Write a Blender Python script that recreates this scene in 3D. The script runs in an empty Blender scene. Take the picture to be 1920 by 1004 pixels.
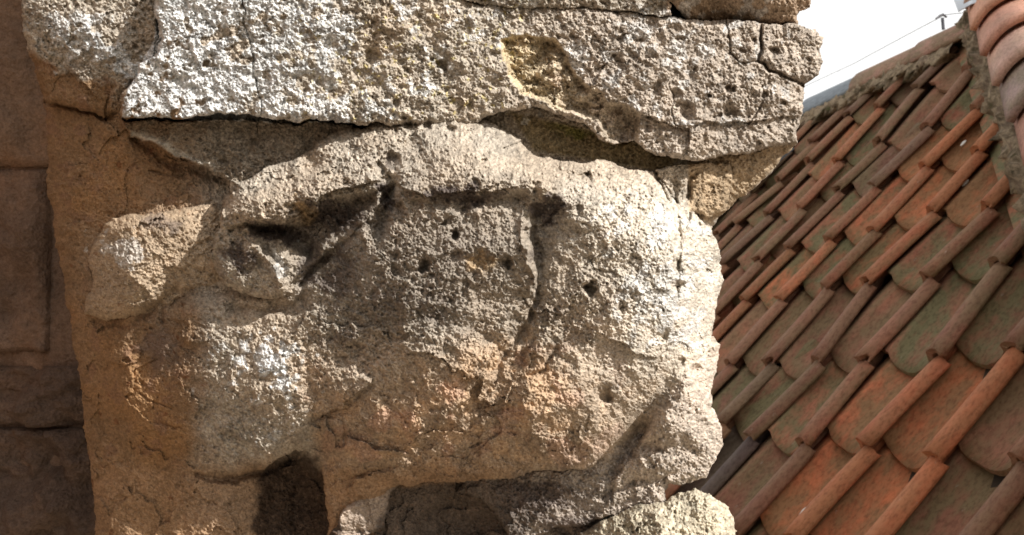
import bpy, math, random
import numpy as np
from mathutils import Matrix, Vector

random.seed(7)
scene = bpy.context.scene
COL = scene.collection

# ------------------------------------------------------------------ camera
F = 1750.0                      # focal length, in pixels of a 1920 wide picture
A_DIR = np.array([0.05656, -0.02419, -0.20079])   # one tile width along a course   (x right, y down, z forward)
B_DIR = np.array([0.16066, -0.18008, 0.04177])    # one course up the roof slope
ORG = np.array([0.69859, 0.35780, 1.90233])       # a tile nose on the roof
ah = A_DIR / np.linalg.norm(A_DIR)
up = np.array([0, -1.0, 0]) - ah * np.dot([0, -1.0, 0], ah)
up /= np.linalg.norm(up)
fw = np.array([0, 0, 1.0]) - up * up[2]
fw /= np.linalg.norm(fw)
rt = np.cross(fw, up)
CW = np.stack([rt, fw, up])          # rows: world X, Y, Z expressed in camera axes
CAM_LOC = np.array([0, 0, 6.0])
def W(p):
    """camera axes (x right, y down, z forward) to world metres"""
    return np.asarray(p) @ CW.T + CAM_LOC
def Wd(d):
    return np.asarray(d) @ CW.T
cam_d = bpy.data.cameras.new('camera')
cam = bpy.data.objects.new('camera', cam_d)
COL.objects.link(cam)
cam_d.sensor_width = 36
cam_d.lens = F / 1920 * 36
cam_d.clip_start = 0.02
cam_d.clip_end = 3000
R = np.stack([Wd([1, 0, 0]), Wd([0, -1, 0]), Wd([0, 0, -1])], axis=1)
M = Matrix([[*R[0], 0], [*R[1], 0], [*R[2], 0], [0, 0, 0, 1]])
M.translation = Vector(CAM_LOC)
cam.matrix_world = M
scene.camera = cam
cam_d.dof.use_dof = True
cam_d.dof.focus_distance = 0.70
cam_d.dof.aperture_fstop = 22.0

# ------------------------------------------------------------------ light
SUN_C = np.array([0.655, -0.565, -0.50])            # towards the sun, camera axes
sw = Wd(SUN_C / np.linalg.norm(SUN_C))
sun_el = math.asin(sw[2])
sun_az = math.atan2(sw[0], sw[1])
sd = bpy.data.lights.new('sun', 'SUN')
sd.energy = 3.3
sd.angle = math.radians(0.6)
sd.color = (1.0, 0.965, 0.91)
so = bpy.data.objects.new('sun', sd)
COL.objects.link(so)
so.rotation_euler = Vector(-sw).to_track_quat('-Z', 'Y').to_euler()
world = bpy.data.worlds.new('World')
scene.world = world
world.use_nodes = True
wn = world.node_tree
wn.nodes.clear()
sky = wn.nodes.new('ShaderNodeTexSky')
sky.sky_type = 'NISHITA'
sky.sun_disc = False
sky.sun_elevation = sun_el
sky.sun_rotation = sun_az
sky.dust_density = 4
sky.air_density = 1.2
# thin bright cloud veil over the blue
nz = wn.nodes.new('ShaderNodeTexNoise')
nz.inputs['Scale'].default_value = 2.0
nz.inputs['Detail'].default_value = 6
mr = wn.nodes.new('ShaderNodeMapRange')
mr.inputs['From Min'].default_value = 0.3
mr.inputs['From Max'].default_value = 0.7
mr.inputs['To Min'].default_value = 0.72
mr.inputs['To Max'].default_value = 0.95
mx = wn.nodes.new('ShaderNodeMix')
mx.data_type = 'RGBA'
mx.inputs['B'].default_value = (7.4, 7.3, 7.1, 1)
bgn = wn.nodes.new('ShaderNodeBackground')
bgn.inputs['Strength'].default_value = 0.085
wo = wn.nodes.new('ShaderNodeOutputWorld')
wn.links.new(nz.outputs['Fac'], mr.inputs['Value'])
wn.links.new(mr.outputs['Result'], mx.inputs['Factor'])
wn.links.new(sky.outputs['Color'], mx.inputs['A'])
wn.links.new(mx.outputs['Result'], bgn.inputs['Color'])
wn.links.new(bgn.outputs['Background'], wo.inputs['Surface'])
vs = scene.view_settings
vs.view_transform = 'Standard'
vs.look = 'None'
vs.gamma = 1
vs.use_curve_mapping = False
vs.exposure = 0.98

# ------------------------------------------------------------------ helpers
def link(o, parent=None):
    COL.objects.link(o)
    if parent is not None:
        o.parent = parent
    return o
def np_mesh(name, verts, faces, mat=None, smooth=False):
    me = bpy.data.meshes.new(name)
    verts = np.asarray(verts, np.float32)
    faces = np.asarray(faces, np.int32)
    k = faces.shape[1]
    me.vertices.add(len(verts))
    me.vertices.foreach_set('co', verts.ravel())
    me.loops.add(faces.size)
    me.loops.foreach_set('vertex_index', faces.ravel())
    me.polygons.add(len(faces))
    me.polygons.foreach_set('loop_start', np.arange(0, faces.size, k, dtype=np.int32))
    me.polygons.foreach_set('loop_total', np.full(len(faces), k, np.int32))
    if smooth:
        me.polygons.foreach_set('use_smooth', np.ones(len(faces), bool))
    me.update(calc_edges=True)
    if mat:
        me.materials.append(mat)
    return me
def py_obj(name, verts, faces, mat, parent=None, smooth=False):
    me = bpy.data.meshes.new(name)
    me.from_pydata([tuple(v) for v in verts], [], faces)
    if smooth:
        for p in me.polygons:
            p.use_smooth = True
    me.materials.append(mat)
    me.update()
    return link(bpy.data.objects.new(name, me), parent)
def thing(name, label, cat, loc, group=None):
    o = bpy.data.objects.new(name, None)
    o.location = loc
    COL.objects.link(o)
    o.empty_display_size = 0.1
    o['label'] = label
    o['category'] = cat
    if group:
        o['group'] = group
    return o
def new_mat(name):
    m = bpy.data.materials.new(name)
    m.use_nodes = True
    nt = m.node_tree
    b = nt.nodes['Principled BSDF']
    b.inputs['Roughness'].default_value = 0.9
    b.inputs['Specular IOR Level'].default_value = 0.2
    return m, nt, b
def nd(nt, t, **kw):
    n = nt.nodes.new(t)
    for k, v in kw.items():
        if k in n.inputs.keys():
            n.inputs[k].default_value = v
        else:
            setattr(n, k, v)
    return n
def ramp(nt, src, stops):
    r = nt.nodes.new('ShaderNodeValToRGB')
    el = r.color_ramp.elements
    while len(el) < len(stops):
        el.new(0.5)
    for e, (p, c) in zip(el, stops):
        e.position = p
        e.color = (*c, 1) if len(c) == 3 else c
    nt.links.new(src, r.inputs['Fac'])
    return r
def mixc(nt, fac, a, b, mode='MIX'):
    m = nt.nodes.new('ShaderNodeMix')
    m.data_type = 'RGBA'
    m.blend_type = mode
    for s, v in (('Factor', fac), ('A', a), ('B', b)):
        if hasattr(v, 'links'):
            nt.links.new(v, m.inputs[s])
        elif isinstance(v, (int, float)):
            m.inputs[s].default_value = v
        else:
            m.inputs[s].default_value = (*v, 1)
    return m.outputs['Result']

# ------------------------------------------------------------------ 2D noise
rs = np.random.RandomState(11)
TS = 512
GR = rs.rand(16, TS, TS).astype(np.float32)
def vnoise(x, y, k=0):
    xi = np.floor(x).astype(np.int32); yi = np.floor(y).astype(np.int32)
    fx = (x - xi).astype(np.float32); fy = (y - yi).astype(np.float32)
    fx = fx * fx * fx * (fx * (fx * 6 - 15) + 10); fy = fy * fy * fy * (fy * (fy * 6 - 15) + 10)
    g = GR[k % 16]
    x0 = xi % TS; x1 = (xi + 1) % TS; y0 = yi % TS; y1 = (yi + 1) % TS
    a = g[y0, x0]; b = g[y0, x1]; c = g[y1, x0]; d = g[y1, x1]
    return (a + (b - a) * fx) * (1 - fy) + (c + (d - c) * fx) * fy      # 0..1
def fbm(x, y, scale, octs=4, k=0, gain=0.5):
    s = 0; a = 1.0; t = 0
    x = x / scale; y = y / scale
    for o in range(octs):
        c, sn = math.cos(o * 1.1 + 0.4), math.sin(o * 1.1 + 0.4)
        s = s + a * (vnoise(x * c - y * sn + 17.3 * o + k * 5.1, x * sn + y * c + 9.7 * o + 100, k + o) * 2 - 1)
        t += a
        a *= gain; x = x * 2.03; y = y * 2.03
    return s / t * 1.6                                                   # about -1..1
def cells(x, y, scale, k, rmin, rmax, keep):
    """round pits: 0 outside, 1 at the bottom"""
    x = x / scale; y = y / scale
    xi = np.floor(x).astype(np.int32); yi = np.floor(y).astype(np.int32)
    out = np.zeros(x.shape, np.float32)
    g1, g2, g3, g4 = GR[k % 16], GR[(k + 3) % 16], GR[(k + 5) % 16], GR[(k + 7) % 16]
    for dx in (-1, 0, 1):
        for dy in (-1, 0, 1):
            cx = (xi + dx) % TS; cy = (yi + dy) % TS
            px = xi + dx + g1[cy, cx]; py = yi + dy + g2[cy, cx]
            r = rmin + (rmax - rmin) * g3[cy, cx] ** 2
            d = np.sqrt((x - px) ** 2 + (y - py) ** 2) / r
            v = np.clip(1 - d * d, 0, 1) * (g4[cy, cx] < keep) * (0.5 + 0.5 * g3[cy, cx])
            out = np.maximum(out, v)
    return out

def facets(x, y, scale, k, tilt):
    """chipped stone: every cell a little plane of its own"""
    x = x / scale; y = y / scale
    xi = np.floor(x).astype(np.int32); yi = np.floor(y).astype(np.int32)
    best = np.full(x.shape, 9.0, np.float32); out = np.zeros(x.shape, np.float32)
    g1, g2, g3, g4, g5 = (GR[(k + j) % 16] for j in (0, 3, 5, 7, 9))
    for dx in (-1, 0, 1):
        for dy in (-1, 0, 1):
            cx = (xi + dx) % TS; cy = (yi + dy) % TS
            qx = x - (xi + dx + g1[cy, cx]); qy = y - (yi + dy + g2[cy, cx])
            d = qx * qx + qy * qy
            v = (g3[cy, cx] - 0.5) * 2 * qx + (g4[cy, cx] - 0.5) * 2 * qy + (g5[cy, cx] - 0.5) * 0.5
            m = d < best
            best = np.where(m, d, best); out = np.where(m, v, out)
    return out * scale * tilt

# ------------------------------------------------------------------ relief of the carved capital
# u, v run over the front of the stone, h is how far the stone stands out towards the viewer (same unit, 0.47 mm)
U0, U1, V0, V1, ST = 20, 1570, -40, 1044, 1.3
us = np.arange(U0, U1, ST, dtype=np.float32)
vsx = np.arange(V0, V1, ST, dtype=np.float32)
U, V = np.meshgrid(us, vsx)
NY, NX = U.shape
wu = fbm(U, V, 60, 5, 1) * 9 + fbm(U, V, 22, 3, 6) * 5 + fbm(U, V, 9, 2, 4) * 1.6
wv = fbm(U, V, 60, 5, 2) * 9 + fbm(U, V, 22, 3, 7) * 5 + fbm(U, V, 9, 2, 5) * 1.6
UW = U + wu * 0.6; VW = V + wv * 0.6          # outlines become ragged when measured in these

def sdf(poly, x=None, y=None):
    x = UW if x is None else x; y = VW if y is None else y
    P = np.array(poly, np.float32)
    inside = np.zeros(x.shape, bool)
    d2 = np.full(x.shape, 1e9, np.float32)
    n = len(P)
    for i in range(n):
        ax, ay = P[i]; bx, by = P[(i + 1) % n]
        ex, ey = bx - ax, by - ay
        t = np.clip(((x - ax) * ex + (y - ay) * ey) / (ex * ex + ey * ey + 1e-6), 0, 1)
        d2 = np.minimum(d2, (x - ax - t * ex) ** 2 + (y - ay - t * ey) ** 2)
        if ay != by:
            c = ((ay > y) != (by > y)) & (x < (bx - ax) * (y - ay) / (by - ay) + ax)
            inside ^= c
    d = np.sqrt(d2)
    return np.where(inside, d, -d)
def line(pts, x=None, y=None):
    """distance to an open polyline, and signed side (positive = left of travel, i.e. above for a left-to-right line)"""
    x = UW if x is None else x; y = VW if y is None else y
    d2 = np.full(x.shape, 1e9, np.float32); side = np.zeros(x.shape, np.float32); tt = np.zeros(x.shape, np.float32)
    n = len(pts) - 1
    for i in range(n):
        ax, ay = pts[i]; bx, by = pts[i + 1]
        ex, ey = bx - ax, by - ay
        t = np.clip(((x - ax) * ex + (y - ay) * ey) / (ex * ex + ey * ey), 0, 1)
        q = (x - ax - t * ex) ** 2 + (y - ay - t * ey) ** 2
        m = q < d2
        d2 = np.where(m, q, d2)
        side = np.where(m, np.sign((x - ax) * ey - (y - ay) * ex), side)
        tt = np.where(m, (i + t) / n, tt)
    return np.sqrt(d2), side, tt
def surf(pts):
    """smooth surface through (u, v, h) points (thin plate spline, worked out coarse and enlarged)"""
    P = np.array(pts, np.float64)
    X = P[:, :2] / 300; Z = P[:, 2]
    n = len(P)
    def ker(a, b):
        r2 = ((a[:, None, :] - b[None]) ** 2).sum(-1)
        return 0.5 * r2 * np.log(r2 + 1e-9)
    K = np.zeros((n + 3, n + 3)); K[:n, :n] = ker(X, X) + np.eye(n) * 1e-3
    K[:n, n] = 1; K[:n, n + 1:] = X; K[n, :n] = 1; K[n + 1:, :n] = X.T
    w = np.linalg.solve(K, np.r_[Z, 0, 0, 0])
    cu = np.linspace(U0, U1, 120); cv = np.linspace(V0, V1, 84)
    cx, cy = np.meshgrid(cu, cv)
    Q = np.c_[cx.ravel(), cy.ravel()] / 300
    g = (ker(Q, X) @ w[:n] + w[n] + Q @ w[n + 1:]).reshape(cx.shape)
    fx = (us - U0) / (U1 - U0) * 119; fy = (vsx - V0) / (V1 - V0) * 83
    x0 = np.clip(fx.astype(int), 0, 118); y0 = np.clip(fy.astype(int), 0, 82)
    a = (fx - x0)[None, :]; b = (fy - y0)[:, None]
    return ((g[y0][:, x0] * (1 - a) + g[y0][:, x0 + 1] * a) * (1 - b) + (g[y0 + 1][:, x0] * (1 - a) + g[y0 + 1][:, x0 + 1] * a) * b).astype(np.float32)
def sm(x, a, b):
    t = np.clip((x - a) / (b - a), 0, 1)
    return t * t * (3 - 2 * t)
NEG = -9e3
H = np.full(U.shape, NEG, np.float32)
L = np.zeros(U.shape, np.int8)
def layer(poly, pts, r, lab, drop=None, sharp=False):
    """a block of stone: outline, surface, rounding radius of its edges"""
    global H, L
    d = sdf(poly)
    s = surf(pts)
    t = np.clip(1 - d / r, 0, 1)
    dr = r if drop is None else drop
    h = s - dr * (1 - np.sqrt(np.clip(1 - t * t, 0, 1)))
    h = np.where(d > 0, h, NEG)
    m = h > H
    H = np.where(m, h, H)
    L = np.where(m, lab, L)
    return d
def push(poly, amt, soft):
    """raise or sink a region, soft edged"""
    global H
    d = sdf(poly)
    H += amt * sm(d, -soft, soft)
def groove(pts, width, depth):
    global H
    d, s, t = line(pts)
    H -= depth * np.exp(-(d / width) ** 2)
def cliff(pts, amt, reach, side=1):
    """one side of the line stands up by amt and falls away over reach; the other side is untouched"""
    global H
    d, s, t = line(pts)
    fade = np.clip(np.minimum(t, 1 - t) * 6, 0, 1)
    H += np.where(s * side > 0, amt * np.exp(-d / reach), 0) * fade

SHAFT, ABACUS, MOULD, MASK, VOLUTE, LOWER, CORNER, COLLAR, CURL = range(9)
layer([(38, -80), (42, 60), (66, 140), (84, 210), (86, 330), (118, 560), (148, 700), (165, 850), (186, 1100), (1290, 1100), (1240, 900), (1300, 600), (1335, 420), (1385, 372), (1440, 330), (1497, 272), (1490, -80)],
      [(60, 0, 40), (110, 200, 20), (120, 330, 20), (150, 560, 10), (185, 800, 0), (205, 1050, -30), (220, 250, 80), (260, 400, 95), (270, 650, 80), (280, 850, 20), (290, 1050, -30),
       (400, 290, 95), (420, 700, 110), (430, 950, 25), (460, 1050, 5), (640, 300, 110), (700, 600, 150), (560, 950, -60), (700, 980, 20), (800, 960, -25), (1000, 960, -20), (1200, 960, 10),
       (1200, 290, 95), (1000, 240, 110), (1300, 500, 0), (1340, 320, 40), (1400, 300, 20), (1480, 260, 15), (1480, 0, 0)], 70, SHAFT, drop=90)
# upper left, the block behind the abacus
layer([(38, -80), (44, 60), (70, 130), (88, 190), (120, 205), (160, 214), (205, 218), (222, 217), (250, 160), (300, 120), (300, -80)],
      [(60, -20, 60), (70, 60, 70), (100, 150, 60), (140, 50, 118), (230, 40, 130), (280, 100, 140), (200, 120, 128), (150, 190, 95), (215, 205, 100)], 22, SHAFT, drop=26)
# plate under the abacus, left
dpl = layer([(225, 222), (300, 224), (640, 230), (720, 250), (640, 290), (470, 345), (432, 340), (405, 330), (372, 306), (330, 294), (292, 275), (245, 258)],
      [(240, 230, 150), (400, 235, 150), (640, 240, 150), (260, 258, 158), (330, 290, 160), (400, 325, 165), (480, 300, 150), (560, 270, 145)], 6, SHAFT, drop=5)
# the abacus
dab = layer([(288, -80), (290, 20), (296, 60), (284, 108), (262, 118), (258, 140), (232, 172), (228, 190), (222, 217), (330, 220), (430, 216), (520, 222), (640, 228), (760, 235), (900, 228), (955, 212),
       (1000, 205), (1050, 215), (1100, 235), (1122, 262), (1150, 278), (1185, 262), (1230, 290), (1285, 296), (1300, 300), (1350, 296), (1400, 285), (1440, 276), (1497, 272), (1500, 230), (1506, 180), (1502, 160),
       (1520, 152), (1538, 140), (1545, 118), (1540, 92), (1546, 80), (1540, 60), (1500, 48), (1400, 40), (1300, 34), (1150, 22), (1020, 14), (900, 8), (850, -5), (840, -80)],
      [(230, 200, 222), (290, 20, 232), (600, -20, 234), (600, 210, 232), (900, 200, 212), (900, 20, 214), (1200, 100, 190), (1200, 30, 180), (1280, 280, 160), (1150, 260, 175), (1450, 60, 120), (1540, 90, 80), (1450, 180, 110), (1490, 250, 60), (1400, 270, 110)], 14, ABACUS, drop=16)
# courses above the abacus
layer([(835, -80), (850, -6), (905, 9), (1000, 14), (1150, 22), (1262, 30), (1262, -80)],
      [(850, -30, 222), (1250, -30, 190), (1250, 25, 182), (900, 5, 214)], 5, MOULD, drop=5)
layer([(1250, -80), (1258, 0), (1285, 32), (1400, 42), (1498, 50), (1500, 26), (1519, 14), (1526, -5), (1530, -80)],
      [(1260, -40, 225), (1500, -40, 150), (1400, -20, 195), (1270, 20, 180), (1300, 32, 120), (1400, 32, 95), (1490, 40, 50)], 20, MOULD, drop=26)
# volute lump in the shade, left
layer([(163, 480), (178, 450), (200, 418), (250, 404), (330, 392), (400, 380), (440, 420), (440, 540), (350, 556), (300, 580), (250, 598), (200, 602), (158, 590), (160, 562), (172, 545)],
      [(175, 500, 95), (180, 580, 85), (230, 450, 150), (270, 500, 172), (250, 560, 148), (350, 440, 165), (400, 500, 150), (340, 550, 130), (420, 400, 140)], 30, VOLUTE, drop=34)
# small stones under the right end of the abacus
layer([(1228, 322), (1262, 306), (1300, 304), (1372, 306), (1370, 350), (1362, 392), (1330, 405), (1285, 396), (1262, 370), (1240, 345)],
      [(1240, 325, 120), (1290, 310, 105), (1360, 320, 60), (1350, 380, 40), (1290, 385, 80)], 10, CURL, drop=14)
# the big carved face
mask_poly = [(428, 338), (470, 331), (540, 306), (600, 264), (640, 238), (700, 230), (760, 224), (830, 216), (900, 226), (960, 255), (1000, 286), (1060, 299), (1120, 301), (1180, 318), (1232, 326), (1262, 362), (1280, 396),
       (1300, 398), (1335, 430), (1348, 470), (1353, 510), (1347, 550), (1338, 600), (1334, 635), (1340, 700), (1300, 700), (1285, 700), (1230, 772), (1150, 845), (1100, 876), (1040, 884), (1000, 886), (960, 898), (880, 903), (800, 908),
       (745, 910), (700, 936), (650, 964), (628, 1010), (620, 1100), (606, 1100), (618, 1000), (606, 900), (598, 850), (560, 700), (560, 560), (500, 470), (428, 420)]
layer(mask_poly,
      [(430, 345, 215), (540, 315, 200), (640, 245, 185), (760, 232, 205), (900, 232, 200), (1000, 292, 190), (1120, 308, 195), (1230, 335, 150), (1270, 390, 175),
       (430, 410, 215), (600, 375, 285), (700, 345, 305), (800, 335, 322), (900, 328, 330), (1000, 338, 330), (1080, 380, 320), (1180, 400, 292),
       (740, 395, 290), (860, 385, 298), (980, 390, 300), (740, 450, 300), (860, 450, 314), (960, 450, 320), (720, 560, 290), (850, 560, 312), (960, 560, 314),
       (620, 480, 262), (600, 560, 250), (610, 650, 232), (640, 740, 226), (700, 660, 262), (860, 680, 300), (980, 680, 292), (700, 790, 232), (850, 790, 264), (960, 810, 250), (700, 870, 165), (850, 880, 180), (960, 880, 175), (640, 920, 112), (1040, 850, 190),
       (1040, 450, 305), (1100, 470, 322), (1200, 480, 296), (1258, 480, 262), (1100, 600, 312), (1200, 600, 276), (1262, 600, 232), (1100, 740, 262), (1200, 700, 228), (1120, 840, 160), (1210, 770, 150),
       (1300, 470, 180), (1345, 520, 60), (1300, 600, 160), (1335, 640, 60), (1290, 690, 140)], 20, MASK, drop=26)
# ear / eye clump on the left of the face
layer([(430, 336), (442, 352), (426, 366), (410, 410), (404, 440), (401, 490), (414, 522), (448, 548), (500, 562), (540, 554), (556, 542), (580, 505), (640, 455), (700, 396), (738, 352), (700, 300), (600, 275), (540, 300), (470, 329)],
      [(430, 345, 222), (540, 315, 205), (640, 262, 195), (430, 400, 252), (500, 395, 272), (600, 368, 296), (700, 338, 315), (418, 470, 226), (480, 545, 222), (548, 545, 246), (470, 460, 226), (540, 470, 226), (600, 440, 238), (660, 400, 258), (520, 425, 236)], 14, MASK, drop=20)
# cheek below it
layer([(300, 560), (345, 545), (400, 540), (560, 530), (582, 600), (618, 720), (602, 850), (570, 842), (535, 856), (500, 884), (430, 892), (370, 882), (290, 850), (215, 800), (190, 700), (215, 600)],
      [(340, 570, 140), (450, 570, 178), (560, 560, 208), (350, 640, 158), (450, 650, 205), (540, 680, 224), (590, 700, 226), (590, 820, 198), (400, 760, 165), (500, 760, 200), (500, 860, 140), (420, 860, 110), (300, 700, 118), (250, 760, 86), (300, 820, 84)], 46, MASK, drop=52)
# lower right knuckles
layer([(1285, 690), (1300, 640), (1338, 628), (1352, 650), (1342, 690), (1336, 760), (1345, 775), (1357, 806), (1356, 838), (1340, 868), (1320, 900), (1290, 908), (1255, 912), (1240, 935), (1150, 945), (1150, 900), (1178, 868), (1200, 820), (1232, 770)],
      [(1290, 700, 182), (1335, 650, 70), (1330, 720, 70), (1250, 770, 186), (1215, 840, 120), (1240, 860, 122), (1300, 800, 130), (1345, 820, 50), (1290, 880, 90), (1180, 910, 92), (1240, 925, 75)], 14, MASK, drop=18)
# lower fold of the carving
layer([(950, 892), (1050, 880), (1150, 840), (1200, 810), (1200, 900), (1250, 938), (1150, 962), (1100, 985), (1040, 992), (960, 1030), (950, 1100), (925, 1100), (948, 1000), (935, 960), (905, 935), (860, 925), (870, 895)],
      [(960, 900, 55), (1000, 950, 62), (1100, 900, 84), (1190, 850, 100), (1200, 930, 80), (960, 1010, 40), (1080, 970, 62), (880, 915, 20)], 10, COLLAR, drop=14)
layer([(750, 900), (700, 925), (650, 950), (622, 1004), (622, 1100), (668, 1100), (690, 1006), (722, 985), (728, 940)], [(640, 1000, 95), (700, 940, 100), (740, 905, 90), (680, 1000, 80), (660, 1080, 80)], 10, COLLAR, drop=12)
# pale boss at the bottom right
layer([(1085, 1100), (1090, 1000), (1130, 975), (1180, 950), (1240, 940), (1275, 922), (1300, 916), (1335, 930), (1366, 952), (1380, 985), (1382, 1100)],
      [(1100, 1000, 110), (1180, 965, 140), (1280, 935, 120), (1360, 975, 110), (1240, 1030, 185), (1370, 1040, 110)], 34, LOWER, drop=60)

def blur(a, px):
    r = max(1, int(px / ST))
    for ax in (0, 1):
        for _ in range(2):
            c = np.cumsum(np.pad(a, [(r + 1, r) if i == ax else (0, 0) for i in (0, 1)], mode='edge').astype(np.float64), axis=ax)
            n_ = a.shape[ax]
            a = (np.take(c, np.arange(2 * r + 1, 2 * r + 1 + n_), axis=ax) - np.take(c, np.arange(n_), axis=ax)) / (2 * r + 1)
    return a.astype(np.float32)
solid = (H > -2000)
Hf = np.where(solid, H, 0)
for pts, wid, rad in (([(570, 560), (590, 620), (612, 720), (606, 840)], 44, 34), ([(1278, 400), (1285, 500), (1290, 600), (1292, 690)], 20, 14), ([(1285, 690), (1230, 772), (1150, 845)], 22, 14),
                      ([(190, 700), (240, 830), (370, 888)], 40, 24), ([(300, 600), (250, 620), (200, 690)], 30, 20), ([(406, 500), (440, 420), (430, 380)], 14, 8)):
    w_ = blur(solid.astype(np.float32), rad)
    bH = blur(np.where(solid, H, 0), rad) / np.maximum(w_, 0.05)
    d_, _, _ = line(pts, U, V)
    k_ = 1 - sm(d_, wid * 0.5, wid * 1.3)
    H = np.where(solid, H * (1 - k_) + bH * k_, H)
# lines cut and broken in the stone
dscar = sdf([(940, 66), (985, 62), (1035, 74), (1062, 104), (1085, 135), (1110, 160), (1150, 190), (1185, 205), (1198, 225), (1190, 262), (1160, 280), (1128, 268), (1120, 235), (1080, 212), (1040, 208), (1015, 190), (975, 175), (955, 150), (945, 110)])
H -= (27 + 20 * fbm(U, V, 34, 5, 12, 0.6)) * sm(dscar, -2, 11)
H += 20 * np.exp(-((U - 1035) ** 2 + (V - 140) ** 2) / 700) - 14 * np.exp(-((U - 1010) ** 2 + (V - 120) ** 2) / 300) - 22 * np.exp(-((U - 1170) ** 2 + (V - 235) ** 2) / 400)
cliff([(1195, 215), (1225, 226), (1260, 232), (1290, 240), (1292, 295)], -16, 50, -1)
cliff([(1285, 236), (1340, 228), (1420, 224), (1500, 214)], -20, 60, -1)
for pts, w, dp in [
    ([(1363, 36), (1368, 70), (1366, 102), (1385, 115), (1425, 119)], 1.6, 10),
    ([(1429, 45), (1427, 85), (1424, 118), (1450, 136), (1478, 148), (1510, 172)], 3.0, 26),
    ([(1255, 160), (1262, 180), (1262, 225), (1275, 236)], 1.6, 8), ([(1430, 190), (1415, 215), (1400, 228)], 2.0, 8),
    ([(455, 0), (462, 50), (480, 115), (478, 150), (490, 200), (488, 222)], 1.8, 10), ([(488, 222), (484, 250)], 1.5, 8),
    ([(85, 192), (120, 208), (160, 214), (195, 220), (215, 210)], 3.5, 22), ([(208, 180), (202, 200), (198, 220)], 2, 12),
    ([(290, 40), (297, 70), (286, 108)], 3, 26),
    ([(180, 606), (230, 612), (262, 604), (290, 575), (330, 540)], 9, 16), ([(262, 600), (298, 568), (300, 605)], 5, 8),
    ([(262, 735), (285, 752), (320, 775)], 1.8, 6), ([(296, 795), (318, 806), (338, 802)], 2.2, 8), ([(250, 710), (275, 722)], 1.5, 5),
    ([(735, 352), (705, 395), (640, 455), (570, 530)], 9, 26), ([(722, 345), (732, 390), (712, 430)], 15, 46),
    ([(1000, 350), (1010, 400), (1002, 450), (1018, 520), (1012, 560)], 10, 17),
    ([(1010, 520), (1012, 560), (985, 610), (950, 660), (925, 720), (900, 770)], 5, 12),
    ([(600, 850), (590, 800), (580, 700)], 12, 3),
    ([(608, 775), (640, 785), (648, 815), (652, 835)], 3, 8), ([(608, 775), (605, 810)], 2, 5),
    ([(1285, 688), (1235, 768), (1180, 835), (1135, 885), (1110, 925)], 13, 4), ([(1000, 700), (1020, 690), (1045, 655)], 4, 12),
    ([(1010, 575), (950, 648), (915, 720), (892, 752), (830, 808), (770, 856)], 10, 9), ([(370, 892), (440, 900), (505, 890), (548, 864)], 7, 24), ([(690, 735), (640, 764), (592, 782)], 8, 4), ([(650, 822), (700, 846), (765, 858)], 8, 5), ([(960, 770), (905, 775), (880, 800)], 5, 8), ([(1045, 660), (1010, 700), (960, 715)], 9, 7), ([(1230, 335), (1262, 372), (1280, 400)], 7, 16), ([(1000, 300), (1060, 316), (1090, 332)], 4, 6), ([(880, 838), (905, 830)], 2, 12), ([(820, 855), (850, 858), (880, 850)], 1.6, 7), ([(640, 905), (690, 890), (740, 870)], 3, 8),
    ([(1180, 855), (1225, 842), (1275, 835), (1300, 850)], 9, 16), ([(1175, 905), (1215, 908), (1290, 880)], 6, 12), ([(1130, 935), (1150, 920), (1190, 908)], 4, 14),
    ([(430, 430), (470, 425), (520, 428)], 6, 18), ([(1085, 330), (1100, 325)], 3, 14), ([(1270, 345), (1265, 400), (1278, 470), (1270, 560)], 4, 14),
    ([(1290, 400), (1284, 430)], 3, 20), ([(1305, 400), (1312, 432)], 2.5, 12), ([(1232, 330), (1255, 372)], 4, 26), ([(1300, 330), (1292, 368)], 6, 24),
    ([(250, 262), (300, 300), (360, 318), (410, 336)], 8, 20), ([(280, 320), (350, 324)], 3, 10)]:
    groove(pts, w, dp)
cliff([(978, 380), (975, 420), (976, 460), (990, 500), (1004, 520), (992, 558)], 26, 26, -1)
cliff([(486, 452), (500, 480), (520, 515), (548, 545)], 24, 40, -1)
cliff([(648, 455), (690, 410), (735, 358)], 10, 14, 1)
cliff([(740, 850), (820, 800), (880, 740), (910, 690), (930, 640)], 36, 80, 1)
cliff([(590, 778), (640, 760), (690, 730), (700, 710)], 24, 40, 1)
cliff([(770, 850), (700, 838), (650, 815)], 22, 40, 1)
cliff([(1000, 860), (1045, 840), (1070, 790)], 16, 50, 1)
cliff([(425, 425), (480, 418), (545, 414), (600, 372), (660, 345), (715, 343)], 24, 30, 1)
cliff([(740, 352), (800, 372), (870, 362), (985, 350)], 17, 34, 1)
cliff([(960, 890), (900, 870), (900, 780), (960, 775)], 6, 40, -1)
cliff([(340, 640), (385, 640), (400, 700)], 10, 30, 1)
cliff([(345, 560), (343, 600), (345, 650)], 14, 25, 1)
d_, _, t_ = line([(978, 395), (975, 430), (977, 465), (990, 500), (1005, 520), (994, 558)])
H += 15 * np.exp(-(d_ / 5.5) ** 2) * np.clip(np.minimum(t_, 1 - t_) * 6, 0, 1)
d_, _, t_ = line([(470, 440), (495, 475), (520, 515), (548, 545)])
H += 16 * np.exp(-(d_ / 7) ** 2) * np.clip(np.minimum(t_, 1 - t_) * 6, 0, 1)
d_, _, t_ = line([(570, 520), (610, 470), (648, 448), (700, 400), (738, 356)])
H += 12 * np.exp(-(d_ / 6) ** 2) * np.clip(np.minimum(t_, 1 - t_) * 6, 0, 1)
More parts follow.
